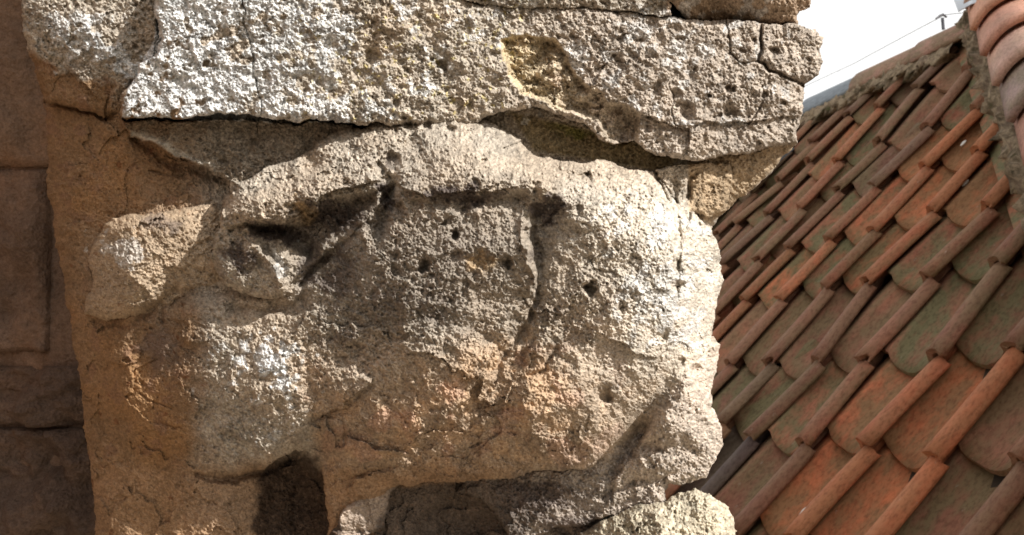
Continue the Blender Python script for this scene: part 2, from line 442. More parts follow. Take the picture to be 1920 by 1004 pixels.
for poly_, dp_, soft_ in (([(436, 420), (500, 410), (552, 412), (600, 380), (660, 354), (724, 352), (706, 392), (655, 440), (608, 466), (580, 500), (552, 482), (520, 456), (470, 440)], 62, 26),
                          ([(742, 358), (800, 374), (870, 364), (985, 352), (1000, 384), (960, 396), (860, 404), (770, 402)], 19, 24),
                          ([(1008, 366), (1044, 360), (1070, 398), (1052, 445), (1036, 500), (1026, 548), (1012, 520), (996, 470), (986, 420)], 22, 22),
                          ([(1010, 610), (950, 640), (905, 720), (872, 775), (915, 800), (975, 760), (1020, 690)], 24, 44),
                          ([(700, 740), (760, 700), (800, 740), (770, 800), (720, 810)], 12, 30),
                          ([(1190, 790), (1236, 775), (1200, 850), (1140, 905), (1120, 890)], 16, 22),
                          ([(410, 560), (470, 566), (552, 556), (580, 530), (590, 570), (560, 600), (420, 596)], 22, 20)):
    H -= dp_ * sm(sdf(poly_), 0, soft_)
# mouth-like recess at the bottom
dmm0 = sdf(mask_poly, U, V)
def ball(u, v, ru, rv, a):
    global H
    q = ((UW - u) / ru) ** 2 + ((VW - v) / rv) ** 2
    H += a * np.clip(1 - q, 0, 1) ** 1.2
ball(860, 985, 80, 55, -34)
ball(1320, 770, 22, 40, 10); ball(1340, 655, 12, 14, 14); ball(1255, 800, 60, 52, 34); ball(1215, 872, 56, 36, 26); ball(1300, 745, 30, 40, 18)
H += fbm(U, V, 130, 2, 11) * 9 * sm(dmm0, 0, 60)
ball(905, 700, 60, 60, -10); ball(560, 470, 40, 30, -14); ball(470, 470, 26, 34, 14); ball(1000, 480, 22, 60, -14)
ball(500, 845, 26, 30, 16); ball(630, 800, 24, 30, 14); ball(645, 720, 50, 40, 16); ball(730, 790, 60, 40, 12)
ball(1060, 800, 110, 70, 14); ball(760, 320, 90, 40, -8); ball(1050, 660, 50, 70, -12); ball(940, 500, 60, 80, 8); ball(850, 490, 150, 160, 26); ball(470, 500, 60, 60, 16); ball(520, 690, 110, 150, 12)
ball(270, 660, 40, 60, -16); ball(1140, 560, 90, 70, 10)
SM_H = H.copy()

# named hollows: u, v, radius, depth
pits = [(852, 438, 12, 20), (793, 501, 14, 24), (949, 496, 11, 20), (903, 490, 24, 11), (1108, 541, 15, 30), (831, 124, 12, 15), (833, 124, 10, 6), (765, 232, 14, 14), (783, 236, 8, 10), (803, 237, 10, 12), (843, 241, 12, 14),
        (735, 302, 20, 16), (715, 312, 14, 14), (580, 305, 22, 13), (569, 300, 12, 8), (831, 420, 6, 10), (875, 392, 10, 9), (645, 348, 7, 9), (1010, 118, 20, 12), (1015, 240, 16, 5), (980, 628, 24, 13), (1133, 740, 20, 20),
        (1090, 850, 18, 10), (1165, 578, 13, 10), (1270, 535, 14, 10), (1245, 632, 15, 10), (1305, 695, 14, 16), (1273, 680, 9, 10), (1324, 510, 10, 10), (1370, 210, 16, 15), (1286, 208, 20, 15), (1453, 96, 14, 12), (1415, 75, 8, 9), (1370, 168, 9, 12),
        (1430, 175, 10, 12), (1465, 195, 9, 10), (1230, 165, 12, 10), (1155, 108, 10, 9), (1165, 75, 12, 8), (1200, 78, 10, 7), (1275, 75, 9, 7), (697, 107, 16, 12), (740, 195, 10, 9), (385, 118, 10, 8), (880, 196, 8, 8), (1345, 215, 10, 10),
        (700, 70, 8, 5), (810, 110, 8, 8), (1085, 395, 14, 9), (1100, 330, 10, 12), (1270, 500, 14, 13), (500, 395, 14, 10), (570, 392, 22, 13), (548, 390, 14, 8), (790, 285, 7, 8), (905, 306, 7, 9), (890, 340, 9, 8), (980, 312, 5, 7),
        (440, 825, 8, 4), (668, 660, 20, 6), (1015, 180, 12, 8), (1045, 70, 6, 6), (1210, 118, 10, 8), (1330, 180, 7, 8), (1390, 95, 7, 8), (1075, 70, 7, 6), (1120, 75, 9, 6), (1305, 125, 8, 7), (1345, 100, 7, 6), (265, 850, 8, 6),
        (186, 743, 7, 7), (152, 575, 4, 5), (190, 620, 5, 8), (60, 176, 6, 6), (268, 718, 7, 7), (1050, 700, 14, 8), (1222, 870, 8, 6), (1320, 955, 7, 5), (1275, 1000, 8, 8), (1225, 985, 9, 7), (1355, 975, 5, 6)]
px_ = U + fbm(U, V, 16, 4, 7) * 6; py_ = V + fbm(U, V, 16, 4, 8) * 6
PIT = np.zeros(U.shape, np.float32)
for (a, b, r, dp) in pits:
    q = np.sqrt((px_ - a) ** 2 + (py_ - b) ** 2) / r
    f = dp * (1 - sm(q, 0.25, 1.1))
    PIT = np.maximum(PIT, f)
H -= PIT * 1.5

# weathering masks, and the shaded areas at left and below
dmask = sdf(mask_poly, U, V)
low = sm(V + 0.12 * (U - 800) + fbm(U, V, 120, 3, 9) * 40, 600, 760) * sm(dmask, -20, 20)      # smoother skin on the lower half of the face
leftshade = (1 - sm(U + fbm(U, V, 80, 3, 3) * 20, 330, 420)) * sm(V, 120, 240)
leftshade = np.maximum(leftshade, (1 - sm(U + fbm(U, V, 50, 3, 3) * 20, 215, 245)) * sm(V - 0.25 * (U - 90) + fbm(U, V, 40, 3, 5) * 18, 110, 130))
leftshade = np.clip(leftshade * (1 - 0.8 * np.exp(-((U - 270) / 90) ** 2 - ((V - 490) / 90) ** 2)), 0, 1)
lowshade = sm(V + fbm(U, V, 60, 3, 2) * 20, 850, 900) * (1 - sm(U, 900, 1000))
shl = sdf([(230, 222), (960, 222), (1290, 300), (1230, 330), (1000, 285), (900, 226), (760, 222), (640, 238), (470, 331), (400, 330)], U, V)
smooth = np.clip(np.maximum.reduce([0.6 * low, leftshade, lowshade * 0.8, sm(dscar, -2, 3) * 0.1]), 0, 1)
rough = (1 - smooth) * (0.62 + 0.42 * sm(fbm(U, V, 120, 3, 8), -0.4, 0.5))
f1 = fbm(U, V, 46, 6, 5, 0.55); f2 = fbm(U, V, 11, 4, 9, 0.6); f3 = fbm(U, V, 3.6, 2, 12, 0.7)
c1 = cells(px_, py_, 34, 1, 0.15, 0.42, 0.5); c2 = cells(px_, py_, 15, 4, 0.15, 0.45, 0.6); c3 = cells(U, V, 7, 8, 0.2, 0.5, 0.7)
pm = sm(fbm(U, V, 90, 3, 14), -0.5, 0.4)
nf = H * 0
chipx = U + fbm(U, V, 50, 4, 3) * 26; chipy = V + fbm(U, V, 50, 4, 7) * 26
chip = facets(chipx + 9, chipy, 150, 5, 0.16) * sm(dmask, 10, 60) + facets(chipx, chipy, 62, 3, 0.17) + facets(chipx * 1.1 + 40, chipy * 0.9, 23, 6, 0.15) * (0.4 + 0.8 * sm(f1, -0.3, 0.5)) * (0.3 + 0.7 * rough)
fac3 = facets(U + f2 * 5, V + f3 * 2, 7.5, 9, 0.26)
onabx = (L == ABACUS) | (L == CORNER)
H += chip * (0.55 + 0.45 * smooth) + fac3 * (0.6 + 0.7 * rough)
H += f1 * (5.5 + 4.5 * rough) + f2 * (1.5 + 3.0 * rough) + f3 * (1.0 + 1.3 * rough)
cvh = np.clip(1 - np.sqrt(((U - 556) / 80) ** 2 + ((V - 985) / 140) ** 2), 0, 1) * (L != MASK)
H -= sm(cvh, 0, 0.3) * (16 - 22 * fbm(U, V, 60, 5, 4, 0.6))
H += onabx * (-abs(fbm(U, V, 30, 4, 10)) * 6 + 2)
H += 10 * sm(dscar, 0, 16) * facets(U + f2 * 8, V + f1 * 8, 20, 12, 0.07)
H -= (1 - 0.35 * onabx) * rough * (c1 * 9.5 * (0.3 + pm) + c2 * 7.0 * (0.4 + 0.8 * pm) + c3 * 4.4) + smooth * (c2 * 3.0 + c3 * 3.2)
# lichen crust: thick and blistered upper left, thinning to the right
lz = fbm(U, V, 75, 4, 6) * 0.55 + fbm(U, V, 17, 4, 10) * 0.75
onab = sm(sdf([(225, 224), (640, 234), (960, 215), (1000, -60), (280, -60), (292, 60), (225, 190)], U, V), -3, 6)
dens = onab * (1.05 - sm(U, 250, 1150) * 1.15)
ul = np.exp(-((U - 165) / 75) ** 2 - ((V - 70) / 48) ** 2) + 0.9 * np.exp(-((U - 235) / 50) ** 2 - ((V - 130) / 40) ** 2)
chk = np.exp(-((U - 500) / 80) ** 2 - ((V - 690) / 90) ** 2) * 1.0  # pale patch over the cheek
rgt = 0.62 * sm(U, 1020, 1250) * sm(V, 330, 420) * (1 - sm(V, 600, 760)) * sm(dmask, 0, 20)
clp = 0.75 * np.exp(-((U - 520) / 45) ** 2 - ((V - 500) / 45) ** 2)
vol = 0.7 * np.exp(-((U - 235) / 45) ** 2 - ((V - 470) / 45) ** 2)
ab2 = 0.42 * sm(U, 800, 1000) * (V < 235) * (U < 1480)
lich_pale_d = np.maximum.reduce([dens, ul, chk, rgt, clp, vol, ab2])
lich_pale = sm(lz + lich_pale_d * 1.5, 0.86, 1.12) * (lich_pale_d > 0.02)
lich_pale *= (1 - sm(dscar, -3, 2)) * (1 - sm(PIT, 1, 5))
thick = np.clip(np.maximum(dens, ul), 0, 1)
bl = cells(px_, py_, 6.0, 2, 0.4, 0.7, 1.0)
H += lich_pale * (1.0 + thick * (2.6 + 3.2 * bl))

# ------------------------------------------------------------------ stone colours (the stone's own, with some shade and a lit rim painted in)
def c3v(*c):
    return np.array(c, np.float32)
def mixm(Cc, m, c):
    return Cc * (1 - m[..., None]) + c3v(*c) * m[..., None]
n1 = fbm(U, V, 110, 5, 3); n2 = fbm(U, V, 26, 4, 13); n3 = fbm(U, V, 6, 3, 15, 0.7)
Cc = np.zeros((*U.shape, 3), np.float32) + c3v(0.375, 0.332, 0.278)
Cc = mixm(Cc, sm(n1, -0.2, 0.6) * 0.6, (0.36, 0.29, 0.22))
Cc = mixm(Cc, low * 0.8, (0.36, 0.262, 0.18))
Cc = mixm(Cc, low * sm(n2, 0.0, 0.6) * 0.4, (0.44, 0.285, 0.165))
Cc = mixm(Cc, low * sm(fbm(U, V, 50, 3, 1), 0.1, 0.6) * 0.5, (0.40, 0.24, 0.17))
Cc = mixm(Cc, leftshade * 0.95, (0.25, 0.156, 0.086))  # ochre stone, also darkened and browned for its shade and warm bounce
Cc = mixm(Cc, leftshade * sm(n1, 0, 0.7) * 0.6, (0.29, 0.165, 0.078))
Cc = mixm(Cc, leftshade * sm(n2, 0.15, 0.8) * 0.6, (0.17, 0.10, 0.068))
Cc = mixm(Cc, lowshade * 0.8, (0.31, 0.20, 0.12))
rb = sm(U + 0.1 * (V - 500), 1000, 1240) * sm(V, 310, 380) * (1 - 0.5 * sm(V, 640, 800)) * sm(dmask, -25, 10)
Cc = mixm(Cc, rb * 0.8, (0.50, 0.455, 0.39))
lowr = sm(sdf([(1150, 880), (1290, 690), (1360, 620), (1400, 830), (1300, 920), (1150, 960)], U, V), -5, 10)
Cc = mixm(Cc, lowr * 0.7, (0.46, 0.39, 0.33))
Cc = mixm(Cc, (L == LOWER) * 0.9, (0.46, 0.41, 0.315))
Cc = mixm(Cc, (L == COLLAR) * 0.7, (0.36, 0.31, 0.27))
Cc = mixm(Cc, sm(dscar, -3, 3) * 0.9, (0.60, 0.49, 0.30))
Cc = mixm(Cc, sm(dscar, 2, 14) * sm(n2, 0.0, 0.6) * 0.6, (0.40, 0.26, 0.17))
def blob(u, v, ru, rv, p=1.0):
    x = (px_ + n2 * 16 + n3 * 6 - u) / ru; y = (py_ + fbm(U, V, 30, 4, 11) * 14 + n3 * 6 - v) / rv
    return 1 - sm(np.sqrt(x * x + y * y), 0.35, 1.3)
Cc = mixm(Cc, blob(800, 490, 270, 170) * (1 - low) * (0.55 + 0.3 * sm(n3, -0.4, 0.4)), (0.245, 0.210, 0.175))
# dark crusts and stains, many set in the hollows
crust = 1.25 * np.maximum.reduce([blob(860, 365, 110, 20), blob(1030, 390, 40, 36), blob(620, 400, 90, 40) * .9, blob(530, 440, 80, 22), blob(450, 490, 40, 45) * .9, blob(722, 375, 22, 34), blob(600, 470, 30, 30) * .6, blob(1010, 470, 20, 60) * .6,
                           blob(1130, 270, 110, 22) * .6, blob(730, 300, 26, 22) * .6, blob(640, 600, 90, 60) * .55, blob(760, 580, 150, 60) * .5, blob(620, 510, 70, 80) * .75, blob(1022, 470, 22, 60) * .4, blob(870, 480, 150, 100) * .3, blob(1180, 540, 120, 60) * .3, blob(1030, 590, 50, 30) * .5])
crust *= sm(n2 * 0.6 + n3 * 0.6 + crust, 0.25, 0.85)
Cc = mixm(Cc, np.clip(crust * 0.92, 0, 1), (0.095, 0.078, 0.070))
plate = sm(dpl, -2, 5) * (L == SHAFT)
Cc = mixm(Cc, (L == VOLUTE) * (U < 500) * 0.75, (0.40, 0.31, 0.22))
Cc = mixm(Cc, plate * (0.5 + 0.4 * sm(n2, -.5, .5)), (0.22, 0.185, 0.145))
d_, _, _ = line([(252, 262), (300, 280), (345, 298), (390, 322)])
Cc = mixm(Cc, plate * np.exp(-((d_ - 4) / 10) ** 2) * 0.8, (0.46, 0.44, 0.40))  # lit lower rim of the plate painted as a pale streak
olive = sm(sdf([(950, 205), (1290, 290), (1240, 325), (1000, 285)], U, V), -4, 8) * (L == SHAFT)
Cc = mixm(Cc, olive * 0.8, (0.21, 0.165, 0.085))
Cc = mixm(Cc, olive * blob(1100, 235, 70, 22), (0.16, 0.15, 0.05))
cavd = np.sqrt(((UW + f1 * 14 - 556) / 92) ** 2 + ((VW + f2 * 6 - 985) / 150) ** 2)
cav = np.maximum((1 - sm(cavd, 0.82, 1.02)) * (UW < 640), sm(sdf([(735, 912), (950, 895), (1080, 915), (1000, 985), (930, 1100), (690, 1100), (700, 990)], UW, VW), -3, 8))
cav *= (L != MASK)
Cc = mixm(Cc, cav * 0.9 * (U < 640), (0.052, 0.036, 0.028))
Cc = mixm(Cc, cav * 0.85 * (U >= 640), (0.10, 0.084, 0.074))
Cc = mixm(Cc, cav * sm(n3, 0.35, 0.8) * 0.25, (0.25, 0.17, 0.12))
cr2 = np.maximum.reduce([blob(1010, 930, 90, 40) * .7, blob(1060, 985, 60, 25) * .8, blob(310, 660, 42, 60) * .6, blob(300, 420, 34, 18) * .7, blob(880, 480, 260, 60) * .0])
Cc = mixm(Cc, cr2, (0.13, 0.105, 0.095))
Cc = mixm(Cc, np.maximum.reduce([blob(903, 490, 24, 22), blob(570, 395, 24, 22), blob(1325, 265, 24, 34) * .9, blob(1170, 240, 24, 24) * .5]) * 0.55, (0.42, 0.29, 0.15))
Cc = mixm(Cc, ((L == MOULD) & (U > 1250)) * 0.8, (0.33, 0.24, 0.17))
abr = (L == ABACUS) * sm(U, 850, 1150)
Cc = mixm(Cc, abr * 0.8, (0.355, 0.305, 0.26))
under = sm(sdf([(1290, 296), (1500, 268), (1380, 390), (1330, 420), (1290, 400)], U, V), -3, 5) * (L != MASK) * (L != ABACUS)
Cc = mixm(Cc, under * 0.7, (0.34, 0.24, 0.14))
# lichen, the pale cheek patch, and yellow specks
lcol = np.stack([0.56 + 0.12 * n3, 0.57 + 0.12 * n3, 0.575 + 0.12 * n3], -1)
Cc = Cc * (1 - (lich_pale * (0.45 + 0.5 * np.clip(thick + chk, 0, 1)))[..., None]) + lcol * (lich_pale * (0.45 + 0.5 * np.clip(thick + chk, 0, 1)))[..., None]
Cc = mixm(Cc, sm(fbm(U, V, 8, 3, 2), 0.62, 0.9) * onab * sm(U, 480, 600) * 0.5, (0.46, 0.38, 0.10))
# dark mineral grains on the smooth parts, slightly darker tint in the scattered pits
gr = cells(U, V, 9, 11, 0.06, 0.26, 0.55)
Cc = mixm(Cc, sm(gr, 0.1, 0.5) * (0.25 + 0.45 * smooth), (0.13, 0.075, 0.05))
gr2 = cells(px_, py_, 38, 6, 0.05, 0.2, 0.45)
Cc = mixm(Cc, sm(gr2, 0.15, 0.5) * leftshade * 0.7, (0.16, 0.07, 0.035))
Cc = mixm(Cc, np.clip(c1 * rough * 0.15, 0, 1), (0.19, 0.14, 0.10))
Cc = Cc * (1 + (0.14 + 0.14 * rough) * n3 + 0.16 * n2 + 0.08 * n1 + (0.1 + 0.12 * rough) * fbm(U, V, 3.0, 1, 2))[..., None]
Cc = np.clip(Cc, 0.02, 0.85)

PXM = 0.00047
def relief_point(u, v, h):
    z = 0.80 - h * PXM
    return np.stack([(u - 960) / F * z, (v - 502) / F * z, z], -1)
valid = H > -2000
# settle the outermost rim so the outline does not feather
Pw = W(relief_point(U, V, np.clip(H, -260, 600)).reshape(-1, 3)).astype(np.float32)
# labels for the two stones of the abacus
crk = sdf([(1429, 30), (1427, 85), (1424, 118), (1450, 136), (1478, 148), (1510, 172), (1600, 172), (1600, 30)])
L = np.where((L == ABACUS) & (crk > 0), CORNER, L)
fv = valid[:-1, :-1] & valid[1:, :-1] & valid[:-1, 1:] & valid[1:, 1:]
idx = np.arange(NY * NX).reshape(NY, NX)
fi = np.stack([idx[:-1, :-1], idx[1:, :-1], idx[1:, 1:], idx[:-1, 1:]], -1)
FL = L[:-1, :-1]

def stone_material(name, attr=True, base=(0.4, 0.3, 0.2), bump=0.5, sc=1.0):
    m, nt, b = new_mat(name)
    tc = nd(nt, 'ShaderNodeTexCoord')
    if attr:
        at = nd(nt, 'ShaderNodeAttribute', attribute_name='stone_colour')
        c0 = at.outputs['Color']
    else:
        n0 = nd(nt, 'ShaderNodeTexNoise', Scale=24.0 * sc, Detail=9.0, Roughness=0.68)
        nt.links.new(tc.outputs['Object'], n0.inputs['Vector'])
        c0 = ramp(nt, n0.outputs['Fac'], [(0.25, tuple(x * 0.5 for x in base)), (0.5, base), (0.75, (base[0] * 1.3, base[1] * 1.15, base[2] * 1.0))]).outputs['Color']
    na = nd(nt, 'ShaderNodeTexNoise', Scale=420.0 * sc, Detail=5.0, Roughness=0.7)
    nb = nd(nt, 'ShaderNodeTexNoise', Scale=1300.0 * sc, Detail=3.0, Roughness=0.7)
    vo = nd(nt, 'ShaderNodeTexVoronoi', Scale=700.0 * sc)
    for n in (na, nb, vo):
        nt.links.new(tc.outputs['Object'], n.inputs['Vector'])
    k = ramp(nt, na.outputs['Fac'], [(0.25, (0.62, 0.60, 0.58)), (0.5, (1, 1, 1)), (0.75, (1.28, 1.27, 1.25))])
    c1 = mixc(nt, 1.0, c0, k.outputs['Color'], 'MULTIPLY')
    k2 = ramp(nt, nb.outputs['Fac'], [(0.3, (0.72, 0.7, 0.68)), (0.6, (1.12, 1.12, 1.12))])
    c2 = mixc(nt, 0.8, c1, k2.outputs['Color'], 'MULTIPLY')
    nt.links.new(c2, b.inputs['Base Color'])
    ad = nd(nt, 'ShaderNodeMath', operation='ADD')
    nt.links.new(na.outputs['Fac'], ad.inputs[0])
    mu = nd(nt, 'ShaderNodeMath', operation='MULTIPLY')
    mu.inputs[1].default_value = 0.6
    nt.links.new(vo.outputs['Distance'], mu.inputs[0])
    nt.links.new(mu.outputs[0], ad.inputs[1])
    bp = nd(nt, 'ShaderNodeBump', Strength=bump, Distance=0.0012 / sc)
    nt.links.new(ad.outputs[0], bp.inputs['Height'])
    nt.links.new(bp.outputs['Normal'], b.inputs['Normal'])
    b.inputs['Roughness'].default_value = 0.95
    b.inputs['Specular IOR Level'].default_value = 0.12
    return m
stone = stone_material('weathered_tuff', bump=0.8)

capital = thing('carved_capital', 'weathered grotesque carved stone capital with white lichen crust and pitted face', 'capital', tuple(W([-0.05, 0.33, 0.85])))
capital_inv = Matrix.Translation(-capital.location)
names = {SHAFT: 'shaft', ABACUS: 'abacus', MOULD: 'upper_moulding', MASK: 'carved_face', VOLUTE: 'volute', LOWER: 'rounded_boss', CORNER: 'broken_corner', COLLAR: 'lower_fold', CURL: 'corner_scroll'}
labs = {ABACUS: 'pitted slab crusted with white lichen along its left half', CORNER: 'cracked corner block at the right end of the slab', VOLUTE: 'rough broken lump in brown shade', LOWER: 'pale smooth rounded stone boss at the bottom',
        MASK: 'bulging eroded face with brow ridge and black crust', MOULD: 'brown moulding above the slab', SHAFT: 'warm ochre stone body with dark recesses'}
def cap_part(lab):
    m = fv & (FL == lab)
    fc = fi[m]
    # side walls along the free outline, running back into depth
    pad = np.pad(fv, 1)
    sk = []
    for (dy, dx, a, b) in ((0, -1, 0, 1), (1, 0, 1, 2), (0, 1, 2, 3), (-1, 0, 3, 0)):
        nb = pad[1 + dy: 1 + dy + fv.shape[0], 1 + dx: 1 + dx + fv.shape[1]]
        e = fi[m & ~nb]
        if len(e):
            sk.append(np.stack([e[:, b], e[:, a]], 1))
    used, inv = np.unique(fc, return_inverse=True)
    fc2 = inv.reshape(-1, 4)
    vv = Pw[used]
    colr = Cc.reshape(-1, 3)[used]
    if sk:
        sk = np.concatenate(sk)
        bu, binv = np.unique(sk, return_inverse=True)
        binv = binv.reshape(-1, 2)
        front = np.searchsorted(used, bu)
        ub, vb = U.ravel()[bu], V.ravel()[bu]
        uc_, vc_ = U[:-1, :-1][m].mean(), V[:-1, :-1][m].mean()
        zf = 0.80 - np.clip(H.ravel()[bu], -260, 600) * PXM
        zb = 1.12
        n0 = len(vv); nb_ = len(bu)
        deg = np.bincount(binv.ravel(), minlength=nb_) + 1e-6
        cu_, cv_, cz_ = ub.astype(float).copy(), vb.astype(float).copy(), zf.astype(float).copy()
        col_ = colr[front].astype(float).copy()
        rings = []; rcol = []
        KR = 26
        def relax(a):
            t_ = np.zeros_like(a)
            np.add.at(t_, binv[:, 0], a[binv[:, 1]]); np.add.at(t_, binv[:, 1], a[binv[:, 0]])
            dg = deg if a.ndim == 1 else deg[:, None]
            return 0.4 * a + 0.6 * t_ / dg
        for k in range(1, KR + 1):
            f_ = (k / KR) ** 1.4
            for _ in range(3):
                cu_, cv_, cz_, col_ = relax(cu_), relax(cv_), relax(cz_), relax(col_)
            z_ = cz_ + (zb - cz_) * f_
            zz_ = z_ * 1900
            sh = 1 - 0.07 * f_ - 0.004 * min(k, 3)
            du, dv = cu_ - uc_, cv_ - vc_
            ln = np.sqrt(du * du + dv * dv) + 1
            nn_ = (fbm(cu_ + cv_ * 1.3, zz_, 60, 5, 3, 0.6) * 9 - 5 + fbm(cu_ + cv_ * 1.3, zz_, 9, 2, 8) * 3) * min(1, k / 4)
            u_ = uc_ + du * sh + du / ln * nn_; v_ = vc_ + dv * sh + dv / ln * nn_
            rings.append(W(np.stack([(u_ - 960) / F * z_, (v_ - 502) / F * z_, z_], -1)).astype(np.float32))
            mixk = min(1, k / 6) * 0.7
            tone = 1 + 0.22 * fbm(cu_ + cv_ * 1.3, zz_, 40, 5, 9)
            rcol.append((col_ * (1 - mixk) + np.array([0.33, 0.265, 0.20]) * mixk) * tone[:, None])
        vv = np.concatenate([vv] + rings)
        colr = np.concatenate([colr] + rcol)
        a_, b_ = binv[:, 0], binv[:, 1]
        qs = [np.stack([front[a_], front[b_], n0 + b_, n0 + a_], 1)]
        for k in range(KR - 1):
            o_ = n0 + k * nb_
            qs.append(np.stack([o_ + a_, o_ + b_, o_ + nb_ + b_, o_ + nb_ + a_], 1))
        fc2 = np.concatenate([fc2] + qs)
    vv = vv - np.array(capital.location, np.float32)
    me = np_mesh(names[lab], vv, fc2, stone)
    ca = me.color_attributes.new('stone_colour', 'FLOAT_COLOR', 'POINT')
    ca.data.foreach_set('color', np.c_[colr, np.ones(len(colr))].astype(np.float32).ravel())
    o = link(bpy.data.objects.new(names[lab], me), capital)
    if lab in labs:
        o['label'] = labs[lab]
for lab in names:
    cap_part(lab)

# ------------------------------------------------------------------ ashlar wall behind, left, plus unseen masonry added for the light
def block(name, corners, z0, depth, mat, parent, seed, rough=0.010, skew=0.0, n=90, mrows=60):
    """a dressed block given by the outline of its face (u, v), at z0 from the eye; subdivided, worn at the edges"""
    (x0, y0), (x1, y1) = corners
    g = np.zeros((mrows, n, 3)); 
    uu = np.linspace(x0, x1, n); vv = np.linspace(y0, y1, mrows)
    gu, gv = np.meshgrid(uu, vv)
    e = np.minimum.reduce([gu - x0, x1 - gu, gv - y0, y1 - gv])
    t = np.clip(1 - (e + fbm(gu, gv, 30, 3, seed + 3) * 5) / 16, 0, 1)
    zz = z0 + 0.010 * t ** 2.2 - fbm(gu + seed * 91, gv, 70, 5, seed) * rough + skew * (gu - x0) / (x1 - x0)
    pts = np.stack([(gu - 960) / F * z0, (gv - 502) / F * z0, zz], -1).reshape(-1, 3)
    front = pts.copy(); ring = np.r_[np.arange(n), np.arange(1, mrows) * n + n - 1, (mrows - 1) * n + np.arange(n - 2, -1, -1), np.arange(mrows - 2, 0, -1) * n]
    bk = pts[ring].copy(); bk[:, 2] = z0 + depth
    allp = W(np.concatenate([front, bk]))
    idx = np.arange(mrows * n).reshape(mrows, n)
    q = np.stack([idx[:-1, :-1], idx[1:, :-1], idx[1:, 1:], idx[:-1, 1:]], -1).reshape(-1, 4)
    k = len(ring); a = np.arange(k); b = (a + 1) % k
    q2 = np.stack([ring[a], ring[b], mrows * n + b, mrows * n + a], 1)
    me = np_mesh(name, allp - np.array(parent.location), np.concatenate([q, q2]), mat, smooth=True)
    return link(bpy.data.objects.new(name, me), parent)
wall = thing('stone_wall', 'brown sandstone ashlar wall in shade behind the left edge of the capital', 'wall', tuple(W([-0.8, 0.9, 1.2])))
wm1 = stone_material('brown_sandstone', False, (0.23, 0.155, 0.11), 1.0, 0.35)
wm3 = stone_material('dark_brown_sandstone', False, (0.135, 0.095, 0.075), 1.0, 0.35)
wm2 = stone_material('grey_brown_sandstone', False, (0.20, 0.135, 0.10), 1.0, 0.35)
block('stone_block', ((-300, -190), (330, -34)), 1.12, 0.3, wm2, wall, 1)
block('stone_block', ((-300, -30), (330, 311)), 1.12, 0.3, wm1, wall, 2)
block('stone_block', ((-300, 317), (84, 660)), 1.125, 0.3, wm2, wall, 3, 0.014)
block('stone_block', ((112, 317), (330, 660)), 1.15, 0.3, wm2, wall, 4, 0.006)
block('stone_block', ((-300, 690), (330, 800)), 1.115, 0.3, wm3, wall, 5, 0.024)
block('stone_block', ((-300, 806), (330, 1100)), 1.12, 0.3, wm3, wall, 6, 0.030)
for k, (v0_, v1_) in enumerate(((-190, 311), (317, 680), (690, 1100))):
    block('stone_block', ((-1200, v0_), (-306, v1_)), 1.12, 0.3, wm1, wall, 30 + k)
for k, (v0_, v1_) in enumerate(((-1200, -84), (-780, -424), (-1140, -784), (-1500, -1144))):  # unseen masonry above the capital, built up to shade the left wall
    block('stone_block', ((60 + 12 * (k % 2), v0_), (800 + 60 * (k % 2), v1_)), 0.74, 0.42, wm1, wall, 8 + k)
    block('stone_block', ((806 + 60 * (k % 2), v0_), (1440, v1_)), 0.745, 0.42, wm1, wall, 12 + k)
    block('stone_block', ((-1200, v0_), (54 + 12 * (k % 2), v1_)), 1.10, 0.3, wm1, wall, 16 + k)
for k in range(7):  # unseen return wall, added to bounce warm light onto the left stone
    for j in range(5):
        x0_, x1_ = (-1.55, -1.0)
        z0_, z1_ = 1.10 - 0.62 * (j + 1) + 0.3 * (k % 2), 1.10 - 0.62 * j - 0.012 + 0.3 * (k % 2)
        y0_, y1_ = 0.9 - 0.36 * (k + 1), 0.9 - 0.36 * k - 0.010
        c8 = [W(np.array([x, y, z])) - np.array(wall.location) for x in (x0_, x1_ + 0.006 * ((k + j) % 3)) for y in (y0_, y1_) for z in (z0_, z1_)]
        py_obj('stone_block', c8, [(0, 1, 3, 2), (4, 6, 7, 5), (0, 4, 5, 1), (2, 3, 7, 6), (0, 2, 6, 4), (1, 5, 7, 3)], wm1, wall)
block('mortar_joint', ((-1200, -190), (335, 1100)), 1.138, 0.2, wm2, wall, 7, 0.006)

# ------------------------------------------------------------------ the roof next door
an = np.linalg.norm(A_DIR); bn = np.linalg.norm(B_DIR)
bh = B_DIR / bn
nh = np.cross(ah, bh)
nh /= np.linalg.norm(nh)
if nh[2] > 0 and nh[0] > 0:
    nh = -nh
if np.dot(nh, ORG) > 0:
    nh = -nh
xh = np.cross(bh, nh)                                # tile width axis, square to the slope
if np.dot(xh, ah) < 0:
    xh = -xh
def roofp(c, r, lift=0.0):
    return ORG + A_DIR * c + B_DIR * r + nh * lift
def unproject(u, v):
    d = np.array([(u - 960) / F, (v - 502) / F, 1.0])
    t = np.dot(ORG, nh) / np.dot(d, nh)
    q = d * t - ORG
    G = np.stack([A_DIR, B_DIR], 1)
    return np.linalg.lstsq(G, q, rcond=None)[0]
house = thing('tiled_house', 'neighbouring house roof of old orange clay pantiles with moss', 'house', tuple(W(roofp(-3, -6))))
Rroof = np.stack([Wd(xh), Wd(bh), Wd(nh)], 1)        # tile axes as columns

